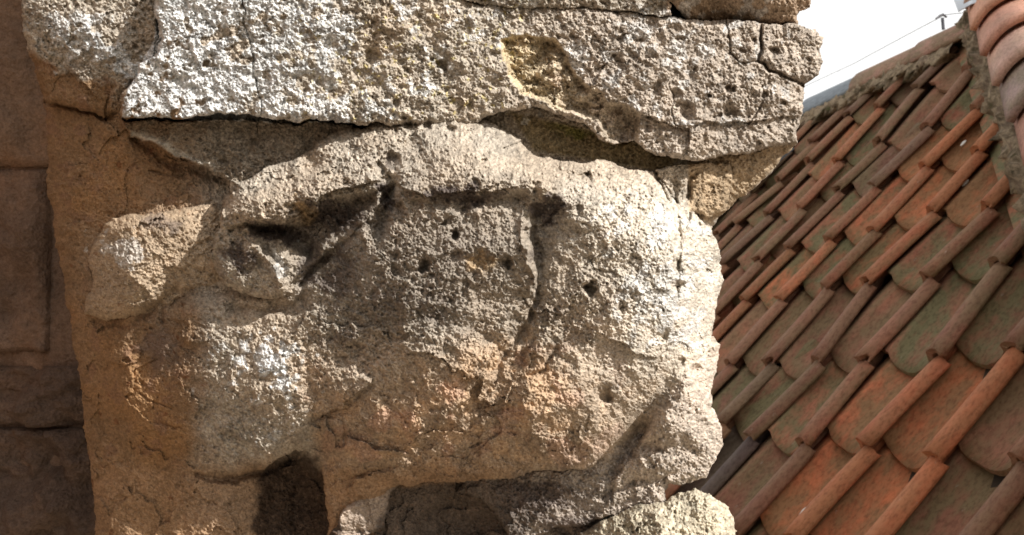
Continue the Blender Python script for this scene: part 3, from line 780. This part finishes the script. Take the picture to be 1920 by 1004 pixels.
def tile_material(name, hue):
    m, nt, b = new_mat(name)
    tc = nd(nt, 'ShaderNodeTexCoord')
    oi = nd(nt, 'ShaderNodeObjectInfo')
    add = nd(nt, 'ShaderNodeVectorMath', operation='ADD')
    sc = nd(nt, 'ShaderNodeVectorMath', operation='SCALE')
    cmb = nd(nt, 'ShaderNodeCombineXYZ')
    nt.links.new(oi.outputs['Random'], cmb.inputs['X'])
    nt.links.new(oi.outputs['Random'], cmb.inputs['Z'])
    sc.inputs['Scale'].default_value = 37.0
    nt.links.new(cmb.outputs[0], sc.inputs[0])
    nt.links.new(tc.outputs['Object'], add.inputs[0])
    nt.links.new(sc.outputs[0], add.inputs[1])
    st = nd(nt, 'ShaderNodeMapping')
    st.inputs['Scale'].default_value = (1.0, 0.45, 1.0)
    nt.links.new(add.outputs[0], st.inputs['Vector'])
    n1 = nd(nt, 'ShaderNodeTexNoise', Scale=9.0, Detail=7.0, Roughness=0.6)
    n2 = nd(nt, 'ShaderNodeTexNoise', Scale=22.0, Detail=8.0, Roughness=0.65)
    n3 = nd(nt, 'ShaderNodeTexNoise', Scale=160.0, Detail=5.0, Roughness=0.7)
    n4 = nd(nt, 'ShaderNodeTexNoise', Scale=600.0, Detail=2.0, Roughness=0.6)
    vo = nd(nt, 'ShaderNodeTexVoronoi', Scale=38.0)
    for n in (n1, n2, n3, n4, vo):
        nt.links.new(st.outputs[0], n.inputs['Vector'])
    c = ramp(nt, n1.outputs['Fac'], [(0.3, tuple(x * 0.75 for x in hue)), (0.5, hue), (0.7, (hue[0] * 1.15, hue[1] * 1.1, hue[2]))]).outputs['Color']
    # per tile tone
    c = mixc(nt, 1.0, c, oi.outputs['Color'], 'MULTIPLY')
    dk0 = ramp(nt, n2.outputs['Fac'], [(0.3, (0.5, 0.5, 0.5)), (0.5, (1, 1, 1)), (0.7, (1.35, 1.25, 1.2))])
    # moss and grime film
    gfac = ramp(nt, n2.outputs['Fac'], [(0.37, (0, 0, 0)), (0.56, (1, 1, 1))])
    al = nd(nt, 'ShaderNodeMath', operation='MULTIPLY')
    nt.links.new(gfac.outputs['Color'], al.inputs[0])
    nt.links.new(oi.outputs['Alpha'], al.inputs[1])
    sx = nd(nt, 'ShaderNodeSeparateXYZ')
    nt.links.new(tc.outputs['Object'], sx.inputs[0])
    ab = nd(nt, 'ShaderNodeMath', operation='ABSOLUTE')
    nt.links.new(sx.outputs['X'], ab.inputs[0])
    rl_ = ramp(nt, ab.outputs[0], [(0.018, (1, 1, 1)), (0.032, (0, 0, 0))])
    rm = nd(nt, 'ShaderNodeMath', operation='MULTIPLY')
    rm.inputs[1].default_value = 0.35 if name == 'clay_tile' else 0.0
    nt.links.new(rl_.outputs['Color'], rm.inputs[0])
    om = nd(nt, 'ShaderNodeMath', operation='SUBTRACT')
    om.inputs[0].default_value = 1.0
    nt.links.new(rm.outputs[0], om.inputs[1])
    al2 = nd(nt, 'ShaderNodeMath', operation='MULTIPLY')
    nt.links.new(al.outputs[0], al2.inputs[0]); nt.links.new(om.outputs[0], al2.inputs[1])
    c = mixc(nt, al2.outputs[0], c, (0.155, 0.142, 0.070))
    rc = mixc(nt, 1.0, (0.27, 0.135, 0.085), oi.outputs['Color'], 'MULTIPLY')
    rc = mixc(nt, 0.8, rc, dk0.outputs['Color'], 'MULTIPLY')
    c = mixc(nt, rm.outputs[0], c, rc)
    dk = ramp(nt, n3.outputs['Fac'], [(0.35, (0.55, 0.5, 0.48)), (0.55, (1, 1, 1))])
    c = mixc(nt, 0.8, c, dk.outputs['Color'], 'MULTIPLY')
    sp = ramp(nt, vo.outputs['Distance'], [(0.05, (1, 1, 1)), (0.11, (0, 0, 0))])
    ls = nd(nt, 'ShaderNodeMath', operation='MULTIPLY')
    lt = ramp(nt, n4.outputs['Fac'], [(0.5, (0, 0, 0)), (0.6, (1, 1, 1))])
    nt.links.new(sp.outputs['Color'], ls.inputs[0]); nt.links.new(lt.outputs['Color'], ls.inputs[1])
    l2 = nd(nt, 'ShaderNodeMath', operation='MULTIPLY')
    l2.inputs[1].default_value = 0.45
    nt.links.new(ls.outputs[0], l2.inputs[0])
    c = mixc(nt, l2.outputs[0], c, (0.40, 0.38, 0.33))
    nt.links.new(c, b.inputs['Base Color'])
    bp = nd(nt, 'ShaderNodeBump', Strength=0.5, Distance=0.003)
    nt.links.new(n3.outputs['Fac'], bp.inputs['Height'])
    nt.links.new(bp.outputs['Normal'], b.inputs['Normal'])
    b.inputs['Roughness'].default_value = 0.82
    b.inputs['Specular IOR Level'].default_value = 0.25
    return m
clay = tile_material('clay_tile', (0.34, 0.135, 0.078))
clay_pale = tile_material('pale_clay_tile', (0.46, 0.26, 0.20))

TL = bn * 1.32; TWD = an
def pantile_mesh(seed):
    rr = random.Random(seed)
    # cross-section from the pan's left lip to the roll's right foot, overlapping the neighbour (metres)
    dp = rr.uniform(0.032, 0.038); rw = rr.uniform(0.0185, 0.0225)
    prof = [(-0.228, -0.002), (-0.190, -0.004)]
    for q in (0.05, 0.14, 0.26, 0.40, 0.54, 0.68, 0.82):
        prof.append((-0.190 + 0.166 * q, -0.004 + 0.006 * q - (dp + 0.004) * math.sin(math.pi * min(1, q * 1.06)) ** 0.62))
    prof += [(-0.042, -0.014), (-0.031, -0.004), (-0.024, 0.008)]
    for ang in (150, 120, 90, 62, 35, 12):
        prof.append((rw * math.cos(math.radians(ang)) * 1.02, 0.013 + 0.015 * math.sin(math.radians(ang))))
    prof += [(rw + 0.003, 0.012), (rw + 0.004, 0.006)]
    n = len(prof) - 1
    cut = rr.uniform(0.034, 0.046)
    rows = 7
    verts = []; faces = []
    th = 0.014
    ripple = [rr.uniform(-.0025, .0025) for _ in range(n + 1)]
    bite = rr.randint(10, n - 2) if rr.random() < 0.35 else -9
    for side in (0, 1):
        for j in range(rows + 1):
            t = j / rows
            for i, (x, z) in enumerate(prof):
                y = t * TL
                if j == 0:
                    y += ripple[i] * 0.6 + 0.002 * math.sin(i * 0.9 + seed) + cut * max(0, 1 - i / 6.5) ** 1.8 - 0.004 * math.sin(min(1, i / 9) * math.pi)
                    if abs(i - bite) < 2:
                        y += 0.010
                if x > -0.0235:
                    y = min(y, bn * (0.95 + 0.015 * math.cos(i * 0.9)) + 0.002 * j)
                zz = z + 0.030 * (1 - y / TL)            # lower end rides on the tile below
                w = 1.0 - 0.05 * t
                i0 = max(0, i - 1); i1 = min(n, i + 1)
                dx = prof[i1][0] - prof[i0][0]; dz = prof[i1][1] - prof[i0][1]
                l = math.hypot(dx, dz) or 1
                nx, nz_ = -dz / l, dx / l
                o = th * side
                verts.append((x * w - nx * o, y, zz - nz_ * o - (0.003 * math.cos(3 * t + seed) if i > 11 else 0)))
    m = n + 1; k = (rows + 1) * m
    for j in range(rows):
        for i in range(n):
            a = j * m + i
            faces.append((a, a + 1, a + m + 1, a + m))
            faces.append((k + a, k + a + m, k + a + m + 1, k + a + 1))
    for i in range(n):
        faces.append((i, k + i, k + i + 1, i + 1))
        a = rows * m + i
        faces.append((a, a + 1, k + a + 1, k + a))
    for j in range(rows):
        a = j * m
        faces.append((a, a + m, k + a + m, k + a))
        a = j * m + n
        faces.append((a, k + a, k + a + m, a + m))
    me = bpy.data.meshes.new('roof_tile')
    me.from_pydata(verts, [], faces)
    me.materials.append(clay)
    me.polygons.foreach_set('use_smooth', [len(set(p.vertices)) == 4 and (max(p.vertices) < k or min(p.vertices) >= k) for p in me.polygons])
    me.update()
    return me
tiles = [pantile_mesh(s) for s in range(8)]
meas = {0: [(1618, 833), (1750, 664), (1865, 491)], 1: [(1742, 854), (1890, 650)], 2: [(1908, 863)],
        -1: [(1502, 829), (1612, 675), (1735, 519), (1845, 386)],
        -2: [(1401, 817), (1526, 675), (1620, 530), (1742, 395), (1829, 282)],
        -3: [(1350, 793), (1436, 679), (1541, 537), (1632, 431), (1730, 311), (1823, 204)],
        -4: [None, (1365, 680), (1457, 560), (1550, 449), (1632, 347), (1733, 237), (1807, 131)],
        -5: [None, None, (1392, 561), (1475, 465), (1565, 356), (1644, 267), (1713, 164)],
        -6: [None, None, None, (1415, 488), (1496, 389), (1568, 302), (1641, 200)],
        -7: [None, None, None, (1353, 494), (1436, 401), (1513, 303)],
        -8: [None, None, None, None, (1377, 419), (1457, 338), (1520, 267)],
        -9: [None, None, None, None, None, (1407, 359)]}
pos = {}
for c, lst in meas.items():
    for r, p in enumerate(lst):
        if p:
            q = unproject(*p)
            pos[(c, r)] = (q[0], q[1])
dl = [(pos[(c, r + 1)][0] - pos[(c, r)][0], pos[(c, r + 1)][1] - pos[(c, r)][1]) for (c, r) in pos if (c, r + 1) in pos]
dlc = sum(d[0] for d in dl) / len(dl); dlr = sum(d[1] for d in dl) / len(dl)
full = dict(pos)
rj = random.Random(3)
for c in list(meas):
    rs_ = sorted(r for (cc_, r) in pos if cc_ == c)
    for r in range(rs_[0] - 1, -7, -1):
        a_ = full[(c, r + 1)]
        full[(c, r)] = (a_[0] - dlc + rj.uniform(-.03, .03), a_[1] - dlr + rj.uniform(-.02, .02))
    for r in range(rs_[-1] + 1, 10):
        a_ = full[(c, r - 1)]
        full[(c, r)] = (a_[0] + dlc + rj.uniform(-.03, .03), a_[1] + dlr + rj.uniform(-.02, .02))
for c in range(3, 8):
    for r in range(-6, 10):
        a_ = full[(c - 1, r)]; full[(c, r)] = (a_[0] + 1 + rj.uniform(-.03, .03), a_[1] + rj.uniform(-.03, .03))
for c in range(-10, -17, -1):
    for r in range(-6, 10):
        a_ = full[(c + 1, r)]; full[(c, r)] = (a_[0] - 1 + rj.uniform(-.03, .03), a_[1] + rj.uniform(-.03, .03))
hipP = [(-5.35, 7.35), (-2.3, 4.75), (-0.9, 3.5), (1.5, 1.3), (5.0, -1.9)]
def hip_c(r):
    for (c0, r0), (c1, r1) in zip(hipP[:-1], hipP[1:]):
        if r1 <= r <= r0:
            return c0 + (c1 - c0) * (r0 - r) / (r0 - r1)
    return hipP[0][0] if r > hipP[0][1] else hipP[-1][0]
def toned(o, c, r, rr):
    """each tile fired and weathered a little differently"""
    k = rr.random()
    base = [1.0, 1.0, 1.0]
    if k < 0.2: base = [1.3, 1.1, 0.95]
    elif k < 0.6: base = [0.84, 0.94, 1.0]
    elif k < 0.8: base = [0.66, 0.84, 0.98]
    moss = rr.uniform(0.5, 1.0)
    if (c, r) in ((-1, 3), (-2, 3), (-2, 4), (-3, 4), (1, 0), (0, -1), (1, -1)):
        base = [1.4, 1.15, 0.9]; moss = 0.6
    if (c, r) == (-2, -1):
        base = [0.32, 0.52, 0.78]; moss = 0.3
    v = rr.uniform(0.85, 1.12)
    o.color = (base[0] * v, base[1] * v, base[2] * v, moss)
rr = random.Random(5)
for r in range(-5, 8):
    for c in range(-15, 7):
        cc, rc = full[(c, r)]
        un = full[(c, r + 1)]
        if cc > hip_c(rc + 0.6) + 0.75 or rc > 6.75:
            continue
        p = roofp(cc, rc)
        d = W(p)
        o = bpy.data.objects.new('roof_tile', tiles[rr.randrange(8)])
        vec = roofp(*un) - roofp(cc, rc)
        rz = math.atan2(-np.dot(vec, xh), np.dot(vec, bh)) + rr.uniform(-.006, .006)
        ys = float(np.clip(np.linalg.norm(vec) / bn, 0.9, 1.2))
        Rm = Matrix([[*Rroof[0]], [*Rroof[1]], [*Rroof[2]]]) @ Matrix.Rotation(rz, 3, 'Z') @ Matrix.Rotation(rr.uniform(-.012, .012), 3, 'Y')
        if rc > 5.95:
            ys = max(0.25, (7.3 - rc) / 1.34)
        Rm = Rm @ Matrix.Diagonal((1, ys, 1))
        mm = Rm.to_4x4()
        # the nose of the roll is the measured point: shift so that the roll's crown foot sits there
        off = Wd(-nh * 0.042 + xh * 0.004)
        mm.translation = Vector(d + off) - Vector(house.location)
        link(o, house)
        o.matrix_local = mm
        toned(o, c, r, rr)

# deck under the tiles, the hip's other slope, ridge back slope
deck_m, nt, b = new_mat('dark_roof_boards')
nn = nd(nt, 'ShaderNodeTexNoise', Scale=30.0, Detail=4.0)
nt.links.new(ramp(nt, nn.outputs['Fac'], [(0.3, (0.03, 0.022, 0.016)), (0.7, (0.07, 0.05, 0.035))]).outputs['Color'], b.inputs['Base Color'])
HL = np.array(house.location)
def slab(name, quad, mat, thick, parent, nrm):
    q = [np.asarray(x) for x in quad]
    vs_ = [W(x) - HL for x in q] + [W(x - nrm * thick) - HL for x in q]
    n = len(q)
    f = [tuple(range(n)), tuple(range(2 * n - 1, n - 1, -1))] + [(i, i + n, (i + 1) % n + n, (i + 1) % n) for i in range(n)]
    return py_obj(name, vs_, f, mat, parent)
slab('roof_deck', [roofp(-16, -5, -0.075), roofp(6.6, -5, -0.075), roofp(4.9, -1.9, -0.075), roofp(-0.9, 3.5, -0.075), roofp(-5.35, 7.3, -0.075), roofp(-16, 7.3, -0.075)], deck_m, 0.03, house, nh)

# vertical and horizontal in camera axes
upc = up; 
hipdir = roofp(5.0, -1.9) - roofp(-5.35, 7.35)
hl = np.linalg.norm(hipdir); hipdir /= hl
side2 = np.cross(hipdir, nh); side2 /= np.linalg.norm(side2)
if np.dot(side2, ah) < 0: side2 = -side2
# second slope goes down on the other side of the hip
lev = np.cross(upc, np.cross(hipdir, upc)); 
hz_perp = np.cross(hipdir, upc); hz_perp /= np.linalg.norm(hz_perp)
if np.dot(hz_perp, ah) < 0: hz_perp = -hz_perp
down2 = hz_perp * 0.72 - upc * 0.70
top_, bot_ = roofp(-5.35, 7.35), roofp(5.0, -1.9)
n2v = np.cross(down2, hipdir); n2v /= np.linalg.norm(n2v)
if np.dot(n2v, upc) < 0: n2v = -n2v
slab('side_slope', [top_ - nh * .02, bot_ - nh * .02, bot_ + down2 * 3, top_ + down2 * 3], clay, 0.05, house, n2v)
# back slope behind the ridge
rl, rr_ = roofp(-17, 7.35), roofp(-5.35, 7.35)
bdir = np.cross(ah, upc); bdir /= np.linalg.norm(bdir)
if np.dot(bdir, bh) < 0: bdir = -bdir
dn = bdir * 0.7 - upc * 0.7
nb3 = np.cross(dn, ah); nb3 /= np.linalg.norm(nb3)
if np.dot(nb3, upc) < 0: nb3 = -nb3
slab('back_slope', [rl, rr_, rr_ + dn * 3, rl + dn * 3], clay, 0.05, house, nb3)

mort, nt, b = new_mat('mossy_mortar')
tc = nd(nt, 'ShaderNodeTexCoord')
n1_ = nd(nt, 'ShaderNodeTexNoise', Scale=18.0, Detail=8.0, Roughness=0.7)
n2_ = nd(nt, 'ShaderNodeTexNoise', Scale=90.0, Detail=5.0, Roughness=0.7)
nt.links.new(tc.outputs['Object'], n1_.inputs['Vector']); nt.links.new(tc.outputs['Object'], n2_.inputs['Vector'])
c = ramp(nt, n1_.outputs['Fac'], [(0.3, (0.06, 0.065, 0.02)), (0.42, (0.15, 0.11, 0.07)), (0.52, (0.34, 0.26, 0.17)), (0.6, (0.20, 0.14, 0.10)), (0.7, (0.10, 0.10, 0.03))]).outputs['Color']
c = mixc(nt, 0.7, c, ramp(nt, n2_.outputs['Fac'], [(0.3, (0.5, 0.5, 0.5)), (0.6, (1.2, 1.2, 1.2))]).outputs['Color'], 'MULTIPLY')
nt.links.new(c, b.inputs['Base Color'])
bp = nd(nt, 'ShaderNodeBump', Strength=0.9, Distance=0.01)
nt.links.new(n2_.outputs['Fac'], bp.inputs['Height']); nt.links.new(bp.outputs['Normal'], b.inputs['Normal'])

def lumpy_bar(name, p0, p1, across, nrm, w, hgt, mat, parent, seed, n=60, lift=0.0):
    """rough mortar bed: a bar with an uneven surface"""
    rq = np.random.RandomState(seed)
    vs_ = []; fs = []
    k = 9
    sm_ = rq.rand(n + 1, k)
    for i in range(n + 1):
        t = i / n
        c0 = p0 + (p1 - p0) * t
        for j in range(k):
            ang = math.pi * j / (k - 1)
            wob = 0.62 + 0.7 * sm_[i, j] * (0.5 + sm_[i // 4, j])
            vs_.append(W(c0 + across * math.cos(ang) * w * wob + nrm * (math.sin(ang) * hgt * wob + lift)) - HL)
        vs_.append(W(c0 - nrm * 0.06) - HL)
    m = k + 1
    for i in range(n):
        for j in range(m):
            a = i * m + j; b_ = i * m + (j + 1) % m
            fs.append((a, b_, b_ + m, a + m))
    return py_obj(name, vs_, fs, mat, parent, smooth=True)
lumpy_bar('mortar_bed', roofp(-16, 6.95), roofp(-5.0, 6.95), bh, nh, 0.085, 0.022, mort, house, 1, 170)
lumpy_bar('mortar_bed', roofp(-5.35, 7.35) + side2 * 0.055, roofp(5.0, -1.9) + side2 * 0.055, side2, nh, 0.05, 0.05, mort, house, 2, 170)

def half_tile(r0, r1, length, seed, th=0.014, span=math.pi * 0.95):
    """half-round cap tile along +Y, wide end at y=0"""
    rq = random.Random(seed)
    n, rows = 16, 5
    vs_ = []; fs = []
    for side in (0, 1):
        for j in range(rows + 1):
            t = j / rows
            for i in range(n + 1):
                ang = -span / 2 + span * i / n
                r_ = r0 + (r1 - r0) * t - th * side
                y = t * length + (rq.uniform(-.003, .003) if j in (0, rows) and side == 0 else 0)
                vs_.append((math.sin(ang) * r_, y, math.cos(ang) * r_))
    m = n + 1; k = (rows + 1) * m
    for j in range(rows):
        for i in range(n):
            a = j * m + i
            fs.append((a, a + 1, a + m + 1, a + m)); fs.append((k + a, k + a + m, k + a + m + 1, k + a + 1))
    for i in range(n):
        fs.append((i, k + i, k + i + 1, i + 1)); a = rows * m + i; fs.append((a, a + 1, k + a + 1, k + a))
    for j in range(rows):
        a = j * m; fs.append((a, a + m, k + a + m, k + a)); a = j * m + n; fs.append((a, k + a, k + a + m, a + m))
    me = bpy.data.meshes.new('cap_tile')
    me.from_pydata(vs_, [], fs)
    me.polygons.foreach_set('use_smooth', [True] * len(me.polygons))
    me.update()
    return me
def cap(name, mesh, p, d, n, color, mat, tilt=0.0):
    """place a cap tile: origin p (camera axes), running along d, crown towards n"""
    d = d / np.linalg.norm(d)
    x = np.cross(d, n); x /= np.linalg.norm(x)
    n = np.cross(x, d)
    Rm = np.stack([Wd(x), Wd(d), Wd(n)], 1)
    mm = (Matrix([[*Rm[0]], [*Rm[1]], [*Rm[2]]]) @ Matrix.Rotation(tilt, 3, 'X')).to_4x4()
    mm.translation = Vector(W(p) - HL)
    o = bpy.data.objects.new(name, mesh)
    if not mesh.materials:
        mesh.materials.append(mat)
    link(o, house)
    o.matrix_local = mm
    o.material_slots[0].link = 'OBJECT'
    o.material_slots[0].material = mat
    o.color = color
    return o
lead, nt, b = new_mat('dull_lead')
nn = nd(nt, 'ShaderNodeTexNoise', Scale=14.0, Detail=5.0)
nt.links.new(ramp(nt, nn.outputs['Fac'], [(0.3, (0.16, 0.18, 0.20)), (0.7, (0.26, 0.29, 0.32))]).outputs['Color'], b.inputs['Base Color'])
b.inputs['Metallic'].default_value = 0.3
b.inputs['Roughness'].default_value = 0.6
rid = half_tile(0.085, 0.105, 0.40, 3)
# horizontal ridge
x = -2.4
for i in range(15):
    grey = i >= 3
    o = cap('ridge_tile', rid, roofp(x, 7.35) + upc * (-0.075), -ah, upc, (0.85, 0.85, 0.85, 0.6), lead if grey else clay_pale, tilt=-0.03)
    if grey: o['label'] = 'dull grey lead covered ridge piece'
    x -= 1.72
# hip caps running down towards the viewer's right
hipn = nh + n2v; hipn /= np.linalg.norm(hipn)
hc = half_tile(0.150, 0.125, 0.34, 9, th=0.018, span=math.pi * 0.8)
nhp = 0
s = 0.02
cols = [(1.1, 1.15, 1.1, .2), (1.25, 1.15, 1.0, .1), (1.1, 1.0, 0.95, .2), (1.2, 1.3, 1.35, .3), (0.7, 0.85, 1.0, .5), (1.0, 0.85, 0.85, .3)]
while s < hl:
    cap('hip_tile', hc, top_ + hipdir * (s + 0.30) + side2 * 0.15 + hipn * 0.02, -hipdir, hipn, cols[nhp % 6], clay_pale, tilt=-0.05)
    s += 0.26; nhp += 1
# grey lead roll along the far edge
pa, pb = unproject(1496, 280), unproject(1372, 386)
lr = half_tile(0.06, 0.06, float(np.linalg.norm(roofp(*pb) - roofp(*pa))) + 0.2, 21, th=0.006)
cap('lead_flashing', lr, roofp(*pa, 0.02), roofp(*pb) - roofp(*pa), nh, (1, 1, 1, 1), lead)
# walls of the house under the eaves
plaster = stone_material('grey_plaster', False, (0.42, 0.38, 0.32), 0.3, 0.2)
e0, e1 = W(roofp(-16, -5)), W(roofp(6.6, -5))
hb = Wd(bdir); 
wv = []
for z in (0.0, e0[2] - 0.05):
    for p_, k in ((e0, 0.1), (e1, 0.1), (e1, 4.5), (e0, 4.5)):
        q = p_ + hb * k
        wv.append((q[0] - HL[0], q[1] - HL[1], z - HL[2]))
py_obj('wall', wv, [(0, 1, 5, 4), (1, 2, 6, 5), (2, 3, 7, 6), (3, 0, 4, 7)], plaster, house)

# ------------------------------------------------------------------ lightning conductor on the ridge
def tube(name, pts, rad, mat, parent, n=8):
    pts = [np.asarray(p, float) for p in pts]
    vs_ = []; fs = []
    for i, p in enumerate(pts):
        d = pts[min(i + 1, len(pts) - 1)] - pts[max(i - 1, 0)]
        d /= np.linalg.norm(d)
        a = np.cross(d, [0.1, 0.2, 1.0]); a /= np.linalg.norm(a); b_ = np.cross(d, a)
        for j in range(n):
            t = 2 * math.pi * j / n
            vs_.append(W(p + (a * math.cos(t) + b_ * math.sin(t)) * rad) - np.array(parent.location))
    for i in range(len(pts) - 1):
        for j in range(n):
            fs.append((i * n + j, i * n + (j + 1) % n, (i + 1) * n + (j + 1) % n, (i + 1) * n + j))
    fs.append(tuple(range(n))); fs.append(tuple(len(vs_) - n + j for j in range(n)))
    return py_obj(name, vs_, fs, mat, parent, smooth=True)
def atz(u, v, z):
    return np.array([(u - 960) / F * z, (v - 502) / F * z, z])
metal, nt, b = new_mat('galvanised_wire')
b.inputs['Base Color'].default_value = (0.10, 0.10, 0.11, 1); b.inputs['Metallic'].default_value = 0.6; b.inputs['Roughness'].default_value = 0.5
zinc, nt, b = new_mat('bright_zinc')
b.inputs['Base Color'].default_value = (0.55, 0.58, 0.62, 1); b.inputs['Metallic'].default_value = 0.5; b.inputs['Roughness'].default_value = 0.45
rz0 = roofp(-5.3, 7.4)[2]
cond = thing('lightning_conductor', 'thin lightning conductor wire on small holders along the far roof ridge', 'conductor', tuple(W(atz(1768, 52, rz0 + 0.15))))
z1 = roofp(-5.9, 7.4)[2]
tube('wire', [atz(1930, 8, z1 - .25), atz(1880, 14, z1 - .2), atz(1830, 22, z1 - .1), atz(1772, 28, z1), atz(1700, 66, z1 + .4), atz(1600, 120, z1 + 1.0), atz(1470, 180, z1 + 1.8)], 0.0012, metal, cond)
tube('holder', [atz(1769, 56, z1), atz(1767, 34, z1)], 0.006, metal, cond)
tube('clamp', [atz(1755, 36, z1), atz(1762, 30, z1), atz(1768, 27, z1), atz(1775, 33, z1)], 0.004, metal, cond)
z2 = roofp(-4.6, 7.4)[2]
tube('post', [atz(1888, 30, z2), atz(1887, -12, z2)], 0.008, metal, cond)
tube('clamp', [atz(1876, 4, z2), atz(1900, 1, z2)], 0.006, metal, cond)
tube('earth_pipe', [atz(1880, -14, z2 - .03), atz(1900, -4, z2 - .05), atz(1916, 14, z2 - .07), atz(1934, 36, z2 - .09)], 0.006, zinc, cond)
# zinc sheet saddle over the hip top
sv = []
for j in range(9):
    ang = -1.1 + 2.2 * j / 8
    for t in (0, 1):
        c0 = top_ + hipdir * (0.10 + 0.26 * t) + side2 * 0.06
        x_ = np.cross(hipdir, hipn)
        if np.dot(x_, ah) < 0: x_ = -x_
        sv.append(W(c0 + x_ * math.sin(ang + 0.5) * 0.15 + hipn * math.cos(ang + 0.5) * 0.15) - HL)
zs = py_obj('zinc_saddle', sv, [(2 * j, 2 * j + 1, 2 * j + 3, 2 * j + 2) for j in range(8)], zinc, house, smooth=True)
zs.modifiers.new('thickness', 'SOLIDIFY').thickness = 0.003

# white chips lying on the tiles
chipm, nt, b = new_mat('white_mortar_chip')
b.inputs['Base Color'].default_value = (0.62, 0.60, 0.56, 1)
for k, (u_, v_, sz, lab_) in enumerate(((1790, 259, .007, 'small white chip lying in an upper roof tile below the ridge'), (1884, 276, .013, 'largest white chip lodged against the mossy hip mortar'),
                                  (1792, 332, .008, 'tiny white chip beside a brown tile roll under the hip mortar'), (1802, 432, .009, 'thin white chip in the tile pan at mid roof'),
                                  (1488, 946, .011, 'white lichen covered chip on the bottom row of tiles beside the pale boss'))):
    q_ = unproject(u_, v_)
    rq = random.Random(k)
    vs_ = []; fs = []
    for j in range(4):
        for i in range(8):
            a_ = 2 * math.pi * i / 8; rr_k = (0.35, 1.0, 0.85, 0.3)[j] * rq.uniform(0.75, 1.25)
            vs_.append(Wd(xh * math.cos(a_) * sz * rr_k + bh * math.sin(a_) * sz * 1.6 * rr_k + nh * (j * 0.3 * sz)))
    for j in range(3):
        for i in range(8):
            fs.append((j * 8 + i, j * 8 + (i + 1) % 8, j * 8 + 8 + (i + 1) % 8, j * 8 + 8 + i))
    fs += [tuple(range(7, -1, -1)), tuple(range(24, 32))]
    o = py_obj('mortar_chip', vs_, fs, chipm)
    o.location = W(roofp(q_[0] + 0.05, q_[1], -0.028))
    o['label'] = lab_; o['category'] = 'chip'; o['group'] = 'white chips scattered on the roof tiles'

# ------------------------------------------------------------------ ground far below
gm, nt, b = new_mat('sandy_paving')
tc = nd(nt, 'ShaderNodeTexCoord')
g1 = nd(nt, 'ShaderNodeTexNoise', Scale=0.8, Detail=6.0)
nt.links.new(tc.outputs['Object'], g1.inputs['Vector'])
nt.links.new(ramp(nt, g1.outputs['Fac'], [(0.3, (0.21, 0.165, 0.115)), (0.7, (0.31, 0.25, 0.175))]).outputs['Color'], b.inputs['Base Color'])
go = py_obj('ground', [(-600, -600, 0), (600, -600, 0), (600, 600, 0), (-600, 600, 0)], [(0, 1, 2, 3)], gm)
go['kind'] = 'structure'
